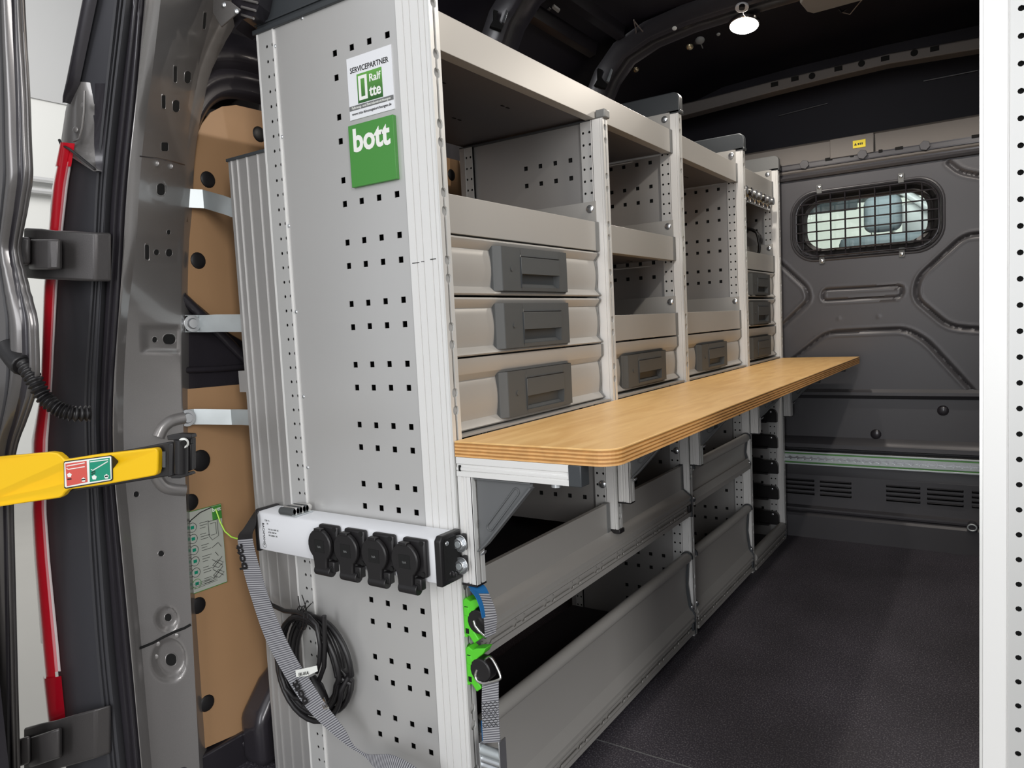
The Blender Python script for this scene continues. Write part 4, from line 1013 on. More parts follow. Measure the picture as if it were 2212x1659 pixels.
bc = MB(); a = at(1043, 1602, 'y', .002); b = at(1085, 1600, 'y', .002); wv = (b-a)
for p in (a, b):
    pl = [(p.x-.0012, p.y+q, p.z+s) for q, s in ()]
    MB().box(p.x-.001, p.x+.001, p.y-.010, p.y+.008, p.z-.085, p.z+.002).build('buckle_cheek', 'steel', u2, bevel=.0006)
for dz, m_, r_ in ((-.012, 'galv', .006), (-.026, 'steel', .0045), (-.036, 'steel', .0045), (-.052, 'galv', .007)):
    MB().cyl((a.x, a.y-.002, a.z+dz), 'x', r_, wv.x, 14).build('buckle_bar', m_, u2, smooth=60)
MB().box(a.x+.001, b.x-.001, a.y-.006, a.y-.004, a.z-.022, a.z-.006).build('buckle_lever', 'galv', u2, bevel=.001)

# ================================================================== left side wall lining
XW = -.600
o_up = [(415, 330), (422, 300), (436, 268), (455, 243), (480, 230), (510, 227), (567, 240)]
UP = [at(x, y, 'x', XW) for x, y in o_up]; poly = [(p.y, p.z) for p in UP]
poly += [(.30, 1.335), (2.0, 1.335), (2.0, .86), (.14, .86), (.085, .855), (.05, .875), (.02, .905), (-.01, .930), (-.046, .935), (-.03, 1.15)]
up = thing('wood_wall_panel', 'upper brown hardboard wall panel behind the shelving', 'wall panel', (XW, .0, .86), 'hardboard wall panels')
MB().prism(poly, 'x', XW-.004, XW).build('board', 'mdf', up)
lwp = thing('wood_wall_panel', 'lower brown hardboard wall panel with the instruction sheet on it', 'wall panel', (XW, .0, .05), 'hardboard wall panels')
MB().prism([(-.086, .07), (-.058, .770), (2.0, .735), (2.0, .04), (.2, .04)], 'x', XW-.004, XW).build('board', 'mdf', lwp)
for (px, py) in ((560, 290), (449, 388), (428, 563), (975, 378)):
    p = at(px, py, 'x', XW); MB().ball(p, .0115, (1, 0, 0), .35, 18).build('plug', 'plug', up, smooth=60)
for (px, py) in ((433, 995), (412, 1085), (428, 1308), (447, 1519)):
    p = at(px, py, 'x', XW); MB().ball(p, .0115 if py != 995 else .015, (1, 0, 0), .35, 18).build('plug', 'plug', lwp, smooth=60)
# dark pressed arch around the upper panel
ar = thing('window_arch', 'dark painted pressed metal arch around the upper wall panel', 'body frame', (-.60, 0, 1.2))
arc = [(396, 480, 0), (398, 400, 0), (404, 340, 0), (418, 280, 0), (440, 232, 0), (470, 205, 0), (510, 200, 0), (570, 214, 0), (640, 240, 0)]
def off(path, d):
    out = []
    for i, p in enumerate(path):
        a, b = path[max(0, i-1)], path[min(len(path)-1, i+1)]; t = (b-a).normalized(); out.append(p+Vector((0, -t.z, t.y))*d)
    return out
base = [at(x, y, 'x', XW+.004) for x, y, _ in dens(arc, 4)]
rg = []
for d, h in ((-.012, -.004), (-.004, .008), (.004, .012), (.012, .010), (.020, .016), (.032, .018), (.042, .012), (.055, .022), (.075, .026), (.095, .010), (.12, -.01)):
    rg.append([p+Vector((h, 0, 0)) for p in off(base, d)])
c = MB(); c.loft(list(map(list, zip(*rg))), False, False); c.build('arch_pressing', 'paintd', ar, smooth=60, recalc=False)
ct = MB(); ct.box(-.612, -.604, -.060, 2.1, .70, .95); bb = ct.build('inner_body_panel', 'paintd')
tag(bb, 'dark inner body panel visible between the two brown wall panels', 'body panel')
c = MB().tube([at(x, y, 'x', -.596) for x, y in ((392, 640), (430, 676), (470, 715), (520, 765), (560, 800))], .010, 8).build('pressed_rib', 'paintd', bb, smooth=60)
MB().tube([at(x, y, 'x', -.60) for x, y in ((392, 800), (470, 797), (560, 790))], .006, 8).build('pressed_rib', 'paintd', bb, smooth=60)
wa = tag(MB().prism([(.0, .0), (.0, .10), (.05, .16), (.15, .22), (.35, .25), (.6, .22), (.75, .1), (.78, 0)], 'x', -.60, -.53).build('wheel_arch', 'paintd', bevel=.02, seg=4), 'black wheel arch box low behind the end panel', 'wheel arch')
kick = tag(MB().box(-.615, -.590, -.14, .5, -.01, .062).build('sill_strip', 'paintd', bevel=.004), 'dark sill strip below the lower brown wall panel', 'sill')
for px, py in ((532, 1605), (562, 1620)): MB().ball(at(px, py, 'x', -.589), .006, (1, 0, 0), .4).build('bolt', 'paintd', kick, smooth=60)
# instruction sheet
sh = thing('instruction_sheet', 'green-edged instruction sheet pinned to the lower brown wall panel', 'paper sheet', (-.598, -.035, .377))
MB().box(-.5995, -.598, -.078, .002, .377, .5365).build('sheet_edge', 'green', sh); MB().box(-.598, -.5975, -.0775, .0012, .3785, .5355).build('paper', 'paper', sh)
MB().box(-.5975, -.5972, -.0195, .0010, .508, .5350).build('green_patch', 'green', sh)
EY = (0, 1, 0)
text('bott', .011, (-.597, -.0095, .5245), EY, EZ, 'inkw', sh, bold=.0002)
for k in range(6):
    z = .505-.022*k; y = -.064
    MB().tube([(-.5971, y+.009*math.cos(t), z+.009*math.sin(t)) for t in [j*math.pi/8 for j in range(16)]], .0005, 4, True).build('drawing', 'ink' if k < 5 else 'green', sh)
    MB().box(-.5975, -.597, y-.003, y+.004, z-.003, z+.003).build('drawing', 'greenp', sh)
    for q in range(3): MB().box(-.5975, -.5971, -.048, -.036+.004*((k+q) % 3), z-.006+.005*q, z-.0052+.005*q).build('drawing', 'ink', sh)
def line(pts, r=.0005, m='ink'): MB().tube([(-.597, a, b) for a, b in pts], r, 4).build('drawing', m, sh)
line([(-.078, .508), (-.065, .520), (-.045, .530), (-.02, .5345)], .0011, 'black')
line([(-.030, .508), (-.010, .508), (-.010, .475), (-.024, .470), (-.030, .480), (-.030, .508)]); line([(-.026, .503), (-.014, .503), (-.014, .480), (-.026, .480)])
line([(-.026, .455), (-.012, .462), (-.006, .452)]); line([(-.020, .445), (-.014, .436)])
for z in (.42, .40): line([(-.028, z+.012), (-.006, z-.006)]); line([(-.006, z+.012), (-.028, z-.006)]); line([(-.028, z), (-.016, z-.008), (-.004, z), (-.016, z+.008), (-.028, z)])
for q in range(4): line([(-.07, .386+.003*q), (-.02, .388+.003*q)], .0003)
tag(MB().tube([at(x, y, 'x', v) for x, y, v in ((466, 1100, -.594), (476, 1128, -.585), (486, 1148, -.575), (500, 1160, -.56), (517, 1165, -.54))], .0016, 6).build('ground_wire', 'wirey', smooth=60), 'thin yellow-green wire between the instruction sheet and the strap', 'wire')
# galvanised wall brackets
def strap_bracket(pts, h, lab, bolt=None):
    r = thing('wall_bracket', lab, 'bracket', pts[0], 'galvanised wall brackets'); P = [Vector(p) for p in pts]; rings = []
    for i, p in enumerate(P):
        a, b = P[max(0, i-1)], P[min(len(P)-1, i+1)]; t = (b-a).normalized(); n = Vector((t.y, -t.x, 0)).normalized()*.0012
        rings.append([p+n+Vector((0, 0, h/2)), p-n+Vector((0, 0, h/2)), p-n-Vector((0, 0, h/2)), p+n-Vector((0, 0, h/2))])
    MB().loft(rings).build('metal_strip', 'galv', r, smooth=30)
    if bolt:
        d = (P[1]-P[0]).normalized(); n = Vector((d.y, -d.x, 0))
        w_ = MB().cyl(bolt, n, .0115, .0018, 20).build('washer', 'steel', r, bevel=.0004); MB().cyl(Vector(bolt)+n*.0018, n, .0075, .004, 16, .006).build('screw_head', 'steel', w_, smooth=40)
        for dz in (-.012, .012): MB().cyl(Vector(bolt)+d*-.010+Vector((0, 0, dz)), n, .002, .0016, 8).build('small_hole', 'hole', w_)
    return r
strap_bracket([at(404, 428, 'x', -.590), at(440, 430, 'x', -.575), at(488, 444, 'y', .004), at(498, 448, 'y', .007), at(520, 452, 'y', .008)], .035, 'uppermost galvanised wall bracket, behind the upper end of the pillar')
strap_bracket([at(396, 699, 'x', -.594), at(428, 699, 'x', -.590), at(447, 699, 'x', -.572), at(470, 698, 'y', -.006), at(500, 698, 'y', .004), at(530, 698, 'y', .010)], .033, 'middle galvanised wall bracket with a round screw', at(415, 699, 'x', -.589))
strap_bracket([at(386, 904, 'x', -.592), at(420, 900, 'x', -.588), at(445, 900, 'x', -.572), at(500, 901, 'y', .002), at(520, 901, 'y', .006), at(545, 902, 'y', .010)], .030, 'lowest galvanised wall bracket, above the yellow arm', at(404, 903, 'x', -.588))

# ================================================================== rear door pillar (measured edge lines, each at its own depth)
TR = [([(0, 251), (320, 217), (400, 210), (600, 202), (850, 184), (900, 184), (1100, 191), (1209, 196), (1400, 210), (1659, 236)], -.235),
      ([(0, 285), (200, 260), (400, 239), (600, 228), (850, 213), (1000, 214), (1209, 230), (1400, 244), (1659, 271)], -.222),
      ([(0, 312), (200, 296), (400, 274), (600, 263), (850, 244), (1000, 244), (1209, 264), (1400, 282), (1659, 306)], -.205),
      ([(0, 347), (100, 336), (200, 323), (300, 309), (400, 301), (570, 292), (600, 284), (700, 274), (850, 266), (1000, 267), (1209, 288), (1400, 306), (1659, 328)], -.180),
      ([(-40, 520), (0, 500), (60, 470), (110, 440), (200, 420), (300, 405), (400, 402), (600, 391), (850, 393), (1000, 399), (1209, 407), (1350, 415), (1659, 431)], -.060),
      ([(-40, 545), (0, 530), (60, 500), (110, 452), (200, 436), (300, 414), (400, 409), (600, 400), (850, 400), (1000, 401), (1209, 410), (1400, 423), (1659, 441)], -.040)]
TF = [smoothtab(t) for t, _ in TR]
def T_at(k, py):
    if k >= 4:   # inner edge stands just proud of the side wall lining, leaning inwards towards the roof
        lean = max(0, (520-py)/520); return at(TF[k](py), py, 'x', (-.582 if k == 4 else -.592)+.075*lean**1.3)
    return at(TF[k](py), py, 'y', TR[k][1])
NB = Vector((.62, -.78, 0))
def pos(s, py):
    k = min(int(s), 4); return T_at(k, py).lerp(T_at(k+1, py), s-k)
PYS = list(range(-220, 1900, 20))
def sweep(prof, name, m, parent, smooth=60, disp=None, pys=PYS):
    rings = []
    for py in pys:
        rings.append([pos(s, py)+NB*b+(NB*disp(s, py) if disp else Vector((0, 0, 0))) for s, b in prof])
    return MB().loft(rings, False, False).build(name, m, parent, smooth=smooth, recalc=False)
pil = bpy.data.objects.new('wall_rear_pillar', None); COL.objects.link(pil); pil['kind'] = 'structure'
# pressed face: pads, rims and wells at measured picture rows
PADS = [(438, 48, 26, 34, 10, .006), (392, 150, 34, 44, 9, -.010), (370, 222, 34, 30, 9, -.004), (343, 406, 24, 30, 10, .008), (343, 408, 13, 18, 10, -.010), (348, 543, 36, 30, 8, -.005), (345, 733, 40, 26, 9, -.010),
        (357, 1340, 22, 24, 10, -.010), (362, 1428, 34, 42, 14, -.014)]
def disp(s, py):
    if s < 3.02 or s > 4.0: return 0
    px = lerp(TF[3](py), TF[4](py), s-3); d = 0
    for cx, cy, hx, hy, r, h in PADS:
        q = max(abs(px-cx)/hx, abs(py-cy)/hy) if r < 10 else math.hypot((px-cx)/hx, (py-cy)/hy)
        t = min(1, max(0, (1.18-q)/.36)); d += h*t*t*(3-2*t)
    e = min(1, (s-3.0)/.08)*min(1, (4.0-s)/.06)
    # overlap joints of the pressing
    return d*e
face = [(3+.0+k/34, 0.0) for k in range(35)]
pysf = list(range(-220, 1900, 5))
prof_face = [(s, -.004*math.sin(math.pi*(s-3))) for s, _ in face]+[(4.15, .001), (4.4, .002), (4.7, .001), (4.95, -.004), (5.0, -.02)]
fc = sweep(prof_face, 'pillar_face', 'paint', pil, 50, disp, pysf)
sweep([(2, -.006), (2.08, .004), (2.3, .010), (2.55, .012), (2.8, .009), (2.95, .002), (3.0, .0)], 'pillar_edge', 'paint', pil, 60)
sweep([(1, -.010), (1.1, .002), (1.3, .008), (1.5, .010), (1.62, .004), (1.7, .006), (1.85, .007), (1.95, 0), (2.0, -.006)], 'pillar_channel', 'paintd', pil, 60)
# door seal
sl_ = thing('door_seal', 'ribbed dark rubber door seal running along the rear pillar', 'seal', T_at(0, 900))
sweep([(-.05, -.02), (0, .002), (.06, .008), (.25, .009), (.33, .001), (.38, .001), (.44, .010), (.56, .011), (.62, .001), (.66, .001), (.72, .012), (.9, .013), (1.0, .004), (1.05, -.012)], 'seal_profile', 'rubber', sl_, 45)
# black patches for the dark of holes and slots in the face
def on_face(px, py, up=.0015):
    s = 3+(px-TF[3](py))/(TF[4](py)-TF[3](py)); return pos(s, py)+NB*(-.004*math.sin(math.pi*(s-3))+disp(s, py)+up)
def hole_poly(cx, cy, hx, hy, rnd, name='face_hole', m='hole'):
    out = []
    for k in range(20):
        a = 2*math.pi*k/20; c, s = math.cos(a), math.sin(a)
        if rnd: ux, uy = c, s; e = max(hx, hy)-min(hx, hy); x = cx+min(hx, hy)*c+(math.copysign(e, c) if hx > hy else 0); y = cy+min(hx, hy)*s+(math.copysign(e, s) if hy > hx else 0)
        else: q = max(abs(c), abs(s)); x, y = cx+hx*c/q, cy+hy*s/q
        out.append((x, y))
    r = [on_face(x, y, .0012) for x, y in out]; r2 = [p-NB*.003 for p in r]
    MB().loft([r, r2]).build(name, m, pil)
    rim = [on_face(cx+(x-cx)*1.14, cy+(y-cy)*1.14, .0004) for x, y in out]
    MB().tube(rim, .0007, 5, True).build('hole_rim', 'paint', pil, smooth=60)
for a in ((438, 46, 3.5, 17, 0), (368, 154, 3.5, 17, 0), (396, 161, 7, 13, 1), (347, 217, 3.5, 14, 0), (373, 226, 7, 13, 1), (351, 316, 7, 9, 0), (342, 408, 8, 13, 1), (360, 501, 4, 5, 1), (313, 544, 3.2, 16, 0), (331, 544, 5, 6, 1), (359, 545, 7, 8, 1),
          (325, 734, 5, 6, 1), (358, 733, 14, 11, 1), (293, 1068, 5, 6, 1), (345, 1197, 6, 6, 1), (356, 1340, 7, 8, 1), (361, 1434, 11, 13, 1)): hole_poly(*a)
for px, py in ((333, 352), (363, 358), (337, 1393), (378, 1375), (330, 1425)): MB().ball(on_face(px, py, .0), .004, NB, .35).build('spot_weld', 'paint', pil, smooth=60)
def joint(pts, m='hole', r=.0011): MB().tube([on_face(x, y, .0008) for x, y in pts], r, 6).build('sheet_joint', m, pil, smooth=60)
joint([(293, 338), (312, 339), (335, 341), (365, 347), (398, 356)], 'paintd', .0012)
joint([(289, 1399), (310, 1397), (330, 1389), (350, 1378), (375, 1366), (398, 1357), (412, 1349)], 'hole', .0024)
# moulded humps at the arm hinge
for pts in ([(335, 945), (345, 925), (365, 910), (395, 903)], [(330, 1030), (345, 1050), (365, 1058), (398, 1060)]):
    MB().tube([on_face(x, y, -.004) for x, y in dens(pts, 4)], .012, 10).build('pressed_hump', 'paint', pil, smooth=60)
# roof corner plate and dark surround above the pillar
cp = MB(); q = [at(x, y, 'y', -.045) for x, y in ((470, 0), (500, 5), (522, 22), (510, 34), (480, 60), (462, 30), (464, -30), (500, -30))]
cp.loft([q, [p+Vector((.002, -.004, 0)) for p in q]]).build('corner_plate', 'paint', pil, bevel=.001)
for px, py in ((484, 10), (511, 24)): MB().ball(at(px, py, 'y', -.05), .0035, NB, .5).build('spot_weld', 'steel', pil, smooth=60)
q = [at(x, y, 'y', -.03) for x, y in ((508, 62), (525, 42), (550, 34), (560, 10), (585, -120), (500, -120), (500, 20))]
MB().loft([q, [p+Vector((-.02, .05, 0)) for p in q]]).build('header_panel', 'paintd', pil)
for k in range(3): MB().tube([at(522, -2+k*17, 'y', -.034), at(556-4*k, 6+k*17, 'y', -.034)], .0022, 6).build('header_rib', 'paint', pil, smooth=60)

# ================================================================== body corner outside the seal
oc = thing('tail_corner_cover', 'smooth dark grey cover beside the red tail light', 'body cover', (-.66, -.22, .8))
def quadstrip(Lt, Rt, yl, yr, name, m, parent, pys, bul=.0, n=6, solid=0, smooth=60):
    Lf = lambda y: interp(Lt, y); Rf = lambda y: interp(Rt, y); rings = []
    for py in pys:
        a = at(Lf(py), py, 'y', yl); b = at(Rf(py), py, 'y', yr); t = (b-a); nn = Vector((t.y, -t.x, 0)).normalized()
        rings.append([a.lerp(b, k/n)+nn*bul*math.sin(math.pi*k/n) for k in range(n+1)])
    return MB().loft(rings, False, False).build(name, m, parent, smooth=smooth, recalc=False, solid=solid)
sealL = [(0, 240), (400, 214), (900, 190), (1209, 202), (1659, 240)]
tlR = [(320, 160), (400, 147), (480, 138), (620, 124), (850, 112), (950, 104), (1100, 100), (1209, 108), (1400, 127), (1480, 134), (1560, 142), (1620, 146)]
quadstrip([(a, b-6) for a, b in tlR], [(a, b+16) for a, b in sealL], -.245, -.232, 'cover', 'outer', oc, range(250, 1700, 20), .004)
MB().box(-.69, -.63, -.20, -.12, -.2, 1.12).build('inner_body', 'hole', oc)
tl = thing('tail_light', 'tall narrow red tail light with pale edges', 'tail light', (-.8, -.25, .8))
tlL = [(320, 131), (340, 128), (400, 113), (480, 106), (620, 94), (850, 87), (950, 68), (1100, 68), (1209, 74), (1400, 89), (1480, 97), (1560, 106), (1620, 110)]
def frac(f): 
    return [(y, lerp(interp(tlL, y), interp(tlR, y), f)) for y, _ in tlR]
yl = -.252
quadstrip(frac(0), frac(.18), yl, yl-.006, 'edge_highlight', 'clear', tl, range(350, 1400, 20), .001, 3)
quadstrip(frac(.12), frac(.66), yl-.004, yl-.008, 'red_lens', 'red', tl, range(318, 1481, 20), .006, 6)
quadstrip(frac(.64), frac(.86), yl-.007, yl-.003, 'pale_lens', 'redlight', tl, range(350, 1470, 20), .003, 4)
quadstrip(frac(.84), frac(1.0), yl-.004, yl, 'edge_highlight', 'clear', tl, range(350, 1470, 20), .001, 3)
quadstrip(frac(0), frac(1.0), yl-.004, yl-.004, 'lens_foot', 'redd', tl, range(1460, 1580, 20), .012, 8)
quadstrip(frac(0), frac(1.0), yl-.003, yl-.003, 'lens_head', 'red', tl, range(310, 362, 10), .010, 8)
for k in range(60):
    py = 420+k*17.5; a = at(lerp(interp(tlL, py), interp(tlR, py), .60), py, 'y', yl-.0105); b = at(lerp(interp(tlL, py), interp(tlR, py), .95), py+1, 'y', yl-.0065)
    if k > 0: continue
# upper black trim of the rear corner
ut = thing('corner_trim', 'glossy black upper corner trim above the tail light', 'trim piece', (-.75, -.25, 1.4))
quadstrip([(-150, 205), (0, 178), (220, 134), (230, 136)], [(-150, 235), (0, 210), (180, 172), (230, 150)], -.262, -.255, 'gutter', 'paintd', ut, range(-150, 226, 15), .008, 6)
quadstrip([(-150, 230), (0, 206), (180, 170), (230, 146)], [(-150, 275), (0, 256), (230, 232)], -.250, -.236, 'inner_trim', 'outer', ut, range(-150, 226, 15), .0, 4)
quadstrip([(180, 160), (235, 142), (310, 131), (330, 140), (372, 205)], [(180, 205), (310, 206), (330, 205), (372, 214)], -.252, -.240, 'body_section', 'paint', ut, range(180, 375, 10), .008, 8)
quadstrip([(180, 205), (310, 203), (372, 208)], [(180, 236), (310, 226), (372, 222)], -.244, -.236, 'body_shadow_gap', 'paintd', ut, range(180, 375, 12), .0, 4)
MB().tube([at(x, y, 'y', -.262) for x, y in ((128, 302), (132, 312), (150, 322), (176, 342), (205, 366))], .0022, 6).build('edge_rim', 'black', ut, smooth=60)
for px, py in ((180, 227), (163, 280)): MB().ball(at(px, py, 'y', -.258), .0035, (.4, -.9, 0), .4).build('spot_weld', 'paint', ut, smooth=60)
MB().tube([at(x, y, 'y', -.260) for x, y in ((183, 196), (182, 240), (178, 275), (172, 300), (160, 305))], .0018, 6).build('crease', 'paint', ut, smooth=60)

# ================================================================== open rear door at the far left
dr = thing('rear_door', 'open dark grey metallic rear door seen edge-on at the far left', 'door', (-.66, -.34, 0))
DR = [(-150, 48), (0, 54), (150, 62), (200, 67), (330, 69), (400, 75), (432, 76), (450, 66), (470, 50), (485, 44), (600, 46), (612, 62), (640, 81), (700, 84), (780, 87), (860, 88), (900, 60), (950, 36), (1000, 28), (1209, 33), (1500, 40), (1600, 43), (1750, 46)]
DRf = smoothtab(DR)
def dfr(f): return lambda y: lerp(-60, DRf(y), f)
def door_strip(f0, f1, y0_, y1_, bul, m, name):
    rings = []
    for py in range(-150, 1750, 12):
        a = at(dfr(f0)(py), py, 'y', y0_); b = at(dfr(f1)(py), py, 'y', y1_); t = b-a; nn = Vector((t.y, -t.x, 0)).normalized()
        rings.append([a.lerp(b, k/6)+nn*bul*math.sin(math.pi*k/6) for k in range(7)])
    MB().loft(rings, False, False).build(name, m, dr, smooth=60, recalc=False)
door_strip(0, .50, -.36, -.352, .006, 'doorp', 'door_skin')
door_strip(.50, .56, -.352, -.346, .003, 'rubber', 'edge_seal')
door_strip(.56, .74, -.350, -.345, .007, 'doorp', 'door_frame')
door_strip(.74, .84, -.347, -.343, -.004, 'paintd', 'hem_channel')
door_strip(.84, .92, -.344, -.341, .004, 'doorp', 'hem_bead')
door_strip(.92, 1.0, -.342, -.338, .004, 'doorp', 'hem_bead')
MB().box(-1.35, -.68, -.41, -.375, -.3, 1.65).build('outer_skin', 'paintd', dr)
def hinge(oy, low, label):
    r = bpy.data.objects.new('door_hinge', None); COL.objects.link(r); r.parent = dr; P = lambda x, y, v: at(x, y+oy, 'y', v)
    sk = (lambda x: -.33*(x-60) if low else 0)
    arm = [[P(x, a+sk(x), v), P(x, b+sk(x), v), P(x, b+sk(x), v+.02), P(x, a+sk(x), v+.02)] for x, a, b, v in ((52, 492, 600, -.302), (90, 494, 603, -.300), (120, 498, 604, -.292), (160, 499, 606, -.280), (206, 502, 608, -.262), (240, 503, 608, -.24))]
    MB().loft(arm).build('hinge_arm', 'cast', r, bevel=.004, seg=3)
    a, b = P(94, 518+sk(94), -.312), P(94, 580+sk(94), -.312)
    MB().loft([[P(x, 517+sk(x), v), P(x, 582+sk(x), v), P(x, 582+sk(x), v+.03), P(x, 517+sk(x), v+.03)] for x, v in ((62, -.314), (80, -.318), (105, -.318), (128, -.308), (134, -.300))]).build('hinge_boss', 'cast', r, bevel=.005, seg=3)
    MB().loft([[P(x, 512+sk(x), v), P(x, 572+sk(x), v), P(x, 572+sk(x), v+.03), P(x, 512+sk(x), v+.03)] for x, v in ((14, -.326), (30, -.330), (50, -.330), (66, -.322))]).build('hinge_knuckle', 'cast' if low else 'cast', r, bevel=.005, seg=3)
    MB().cyl(P(22, 534+sk(22), -.331), (.3, -1, 0), .0055, .010, 6).build('hinge_bolt', 'cast', r, bevel=.001)
    MB().tube([P(6, 470, -.336), P(10, 604, -.336)] if not low else [P(20, 530, -.336), P(8, 600, -.336)], .006, 8).build('hinge_plate_edge', 'cast', r, smooth=60)
    for dx, dy in ((205, 525), (206, 585)):
        for q in range(7): MB().ball(P(dx-12+random.random()*8, dy+sk(dx)+random.random()*16, -.263), .0008, (.5, -.8, 0), .6, 6).build('cast_mark', 'steel', r)
    return r
hinge(0, False, 'upper cast hinge of the open rear door, above the corrugated hose')
hinge(1078, True, 'lower cast hinge of the open rear door at the foot of the tail light')
# corrugated hose
ph = dens([(22, 758, -.345), (48, 782, -.345), (72, 818, -.342), (94, 856, -.335), (122, 880, -.325), (155, 893, -.31), (196, 893, -.285)], 22)
P = [at(x, y, 'y', v) for x, y, v in ph]
hz = thing('door_hose', 'black corrugated cable hose between the open door and the body', 'hose', P[60])
MB().tube(P, lambda i: .0108+.0022*math.cos(i*2*math.pi/5.2), 14).build('corrugated_sleeve', 'black', hz, smooth=80)
MB().tube([at(x, y, 'y', -.347) for x, y in ((16, 745), (24, 762), (36, 778), (50, 790))], .0165, 12).build('hose_collar', 'black', hz, bevel=.002)
# yellow door arm
ya = thing('door_check_arm', 'yellow door check arm with a red and green pictogram', 'door arm', at(250, 1010, 'y', -.27))
def YP(x, y, dv=0): return at(x, y, 'y', interp([(-80, -.395), (0, -.375), (150, -.325), (350, -.240), (430, -.205)], x)+dv)
def slab(pts, th, name, m, dv=0, bevel=.0015):
    f = [YP(x, y, dv) for x, y in pts]; nn = Vector((.42, -.90, 0)).normalized()
    return MB().loft([[p+nn*th for p in f], f]).build(name, m, ya, bevel=bevel, seg=2)
slab([(150, 988), (190, 985), (300, 967), (372, 953), (420, 958), (420, 1014), (372, 1026), (250, 1046), (150, 1062)], .008, 'backing_rail', 'black', .006)
slab([(-260, 1018), (-90, 998), (0, 985), (120, 974), (136, 976), (146, 984), (152, 990), (220, 979), (345, 965), (350, 968), (352, 975), (351, 1012), (349, 1020), (344, 1024), (240, 1043), (160, 1054), (153, 1060), (148, 1067), (140, 1072), (0, 1092), (-90, 1104), (-260, 1128)], .012, 'yellow_cover', 'yellow', 0, .003)
slab([(151, 996), (153, 993), (252, 980), (255, 983), (256, 1032), (253, 1035), (155, 1052), (152, 1049)], .0128, 'label_edge', 'ink', -.0002, 0)
slab([(153, 997), (155, 995), (251, 982), (253, 984), (254, 1030), (251, 1033), (157, 1049), (154, 1047)], .0134, 'label_frame', 'inkw', -.0002, 0)
slab([(156, 998), (201, 992), (203, 1037), (159, 1046)], .0140, 'label_red', 'redp', -.0002, 0)
slab([(207, 991), (250, 985), (252, 1030), (208, 1037)], .0140, 'label_green', 'greenp', -.0002, 0)
def mark(pts, w=1.2, m='inkw'):
    nn = Vector((.42, -.90, 0)).normalized(); MB().tube([YP(x, y, -.0002)+nn*.0142 for x, y in pts], w*.0007, 5).build('pictogram', m, ya)
mark([(159, 1003), (198, 996)]); mark([(159, 1008), (163, 1010), (198, 1004)]); mark([(209, 994), (248, 989)]); mark([(211, 1010), (215, 1012), (247, 993)]); mark([(212, 1017), (220, 1013)], 1, 'ink'); mark([(212, 1021), (220, 1017)], 1, 'ink')
for cx, cy, s, m in ((165, 1022, 4.2, 'inkw'), (195, 1032, 4.0, 'inkw'), (218, 1027, 4.4, 'inkw'), (244, 1025, 4.2, 'inkw')):
    slab([(cx+s*1.25*math.cos(k*math.pi*2/5-1.57), cy+s*1.25*math.sin(k*math.pi*2/5-1.57)) for k in range(5)], .0145, 'pictogram', m, -.0002, 0)
mark([(191, 1032), (199, 1031)], 1.6, 'ink'); mark([(241, 1025), (247, 1024)], 1.6, 'ink'); mark([(161, 1031), (169, 1030)], 1.6, 'ink')
slab([(372, 958), (384, 954), (384, 1024), (372, 1028)], .012, 'end_bracket', 'black', .0)
MB().cyl(YP(391, 1022, -.005), YP(391, 950, -.005)-YP(391, 1022, -.005), .0075, (YP(391, 950)-YP(391, 1022)).length, 14).build('pivot_pin', 'black', ya, bevel=.001)
slab([(392, 948), (424, 944), (424, 1012), (410, 1016), (392, 1020)], .012, 'pivot_block', 'black', .012)
slab([(372, 938), (395, 934), (424, 935), (426, 943), (398, 947), (374, 948)], .014, 'spring_arm', 'black', .004, .001)
slab([(372, 1018), (395, 1022), (420, 1016), (424, 1022), (398, 1030), (380, 1030)], .012, 'spring_arm', 'black', .004, .001)
MB().cyl(YP(398, 957, -.006), (.42, -.9, .1), .0058, .004, 16).build('white_bush', 'inkw', ya); MB().cyl(YP(398, 957, -.010), (.42, -.9, .1), .0032, .0035, 12).build('white_bush', 'hole', ya)
mark([(367, 972), (367, 1005)], 4, 'grip')

# ================================================================== roof fittings
lamp = thing('ceiling_lamp', 'lit round ceiling lamp on the roof bow', 'lamp', (.037, 1.47, 1.72))
tlt = Vector((0, -.25, -1)).normalized()
MB().cyl((.037, 1.47, 1.737), tlt, .034, .010, 28, .032).build('lamp_body', 'chrome', lamp, bevel=.002)
MB().cyl(Vector((.037, 1.47, 1.737))+tlt*.010, tlt, .030, .006, 28, .024).build('lamp_lens', 'lens', lamp, smooth=60)
l2 = copy_tree(lamp, (.583, 0, 0), 'lit round ceiling lamp over the right-hand half of the roof bow'); l3 = copy_tree(lamp, (.583, -1.01, 0), 'lit round ceiling lamp on the middle of the roof nearest the doors')
jb = thing('junction_box', 'grey flat housing hanging from the roof bow at the top edge', 'housing', (.28, 1.45, 1.72))
q = [at(x, y, 'z', 1.725) for x, y in ((1728, 8), (1743, 26), (1757, 30), (1890, -6), (1880, -50), (1745, -20))]
MB().loft([q, [p+Vector((0, 0, .03)) for p in q]]).build('housing_body', 'tray', jb, bevel=.004)
MB().tube([at(x, y, 'z', 1.73) for x, y in ((1812, 18), (1818, 26), (1828, 20))], .003, 6).build('cable_clip', 'black', jb, smooth=60)
MB().tube([at(x, y, 'z', 1.74) for x, y in ((1820, 27), (1836, 31), (1850, 14), (1870, -10))], .0015, 6).build('cable', 'wirew', jb, smooth=60)
cn = thing('roof_bright_spot', 'small white connector standing in for a round bright light, with a thin wire above the lit lamp', 'spot', (.03, 1.4, 1.75))
MB().cyl(at(1603, 13, 'z', 1.748), (0, -.3, -1), .014, .008, 18).build('spot_ring', 'white', cn, bevel=.002)  # white ring stands in for a round spot of light
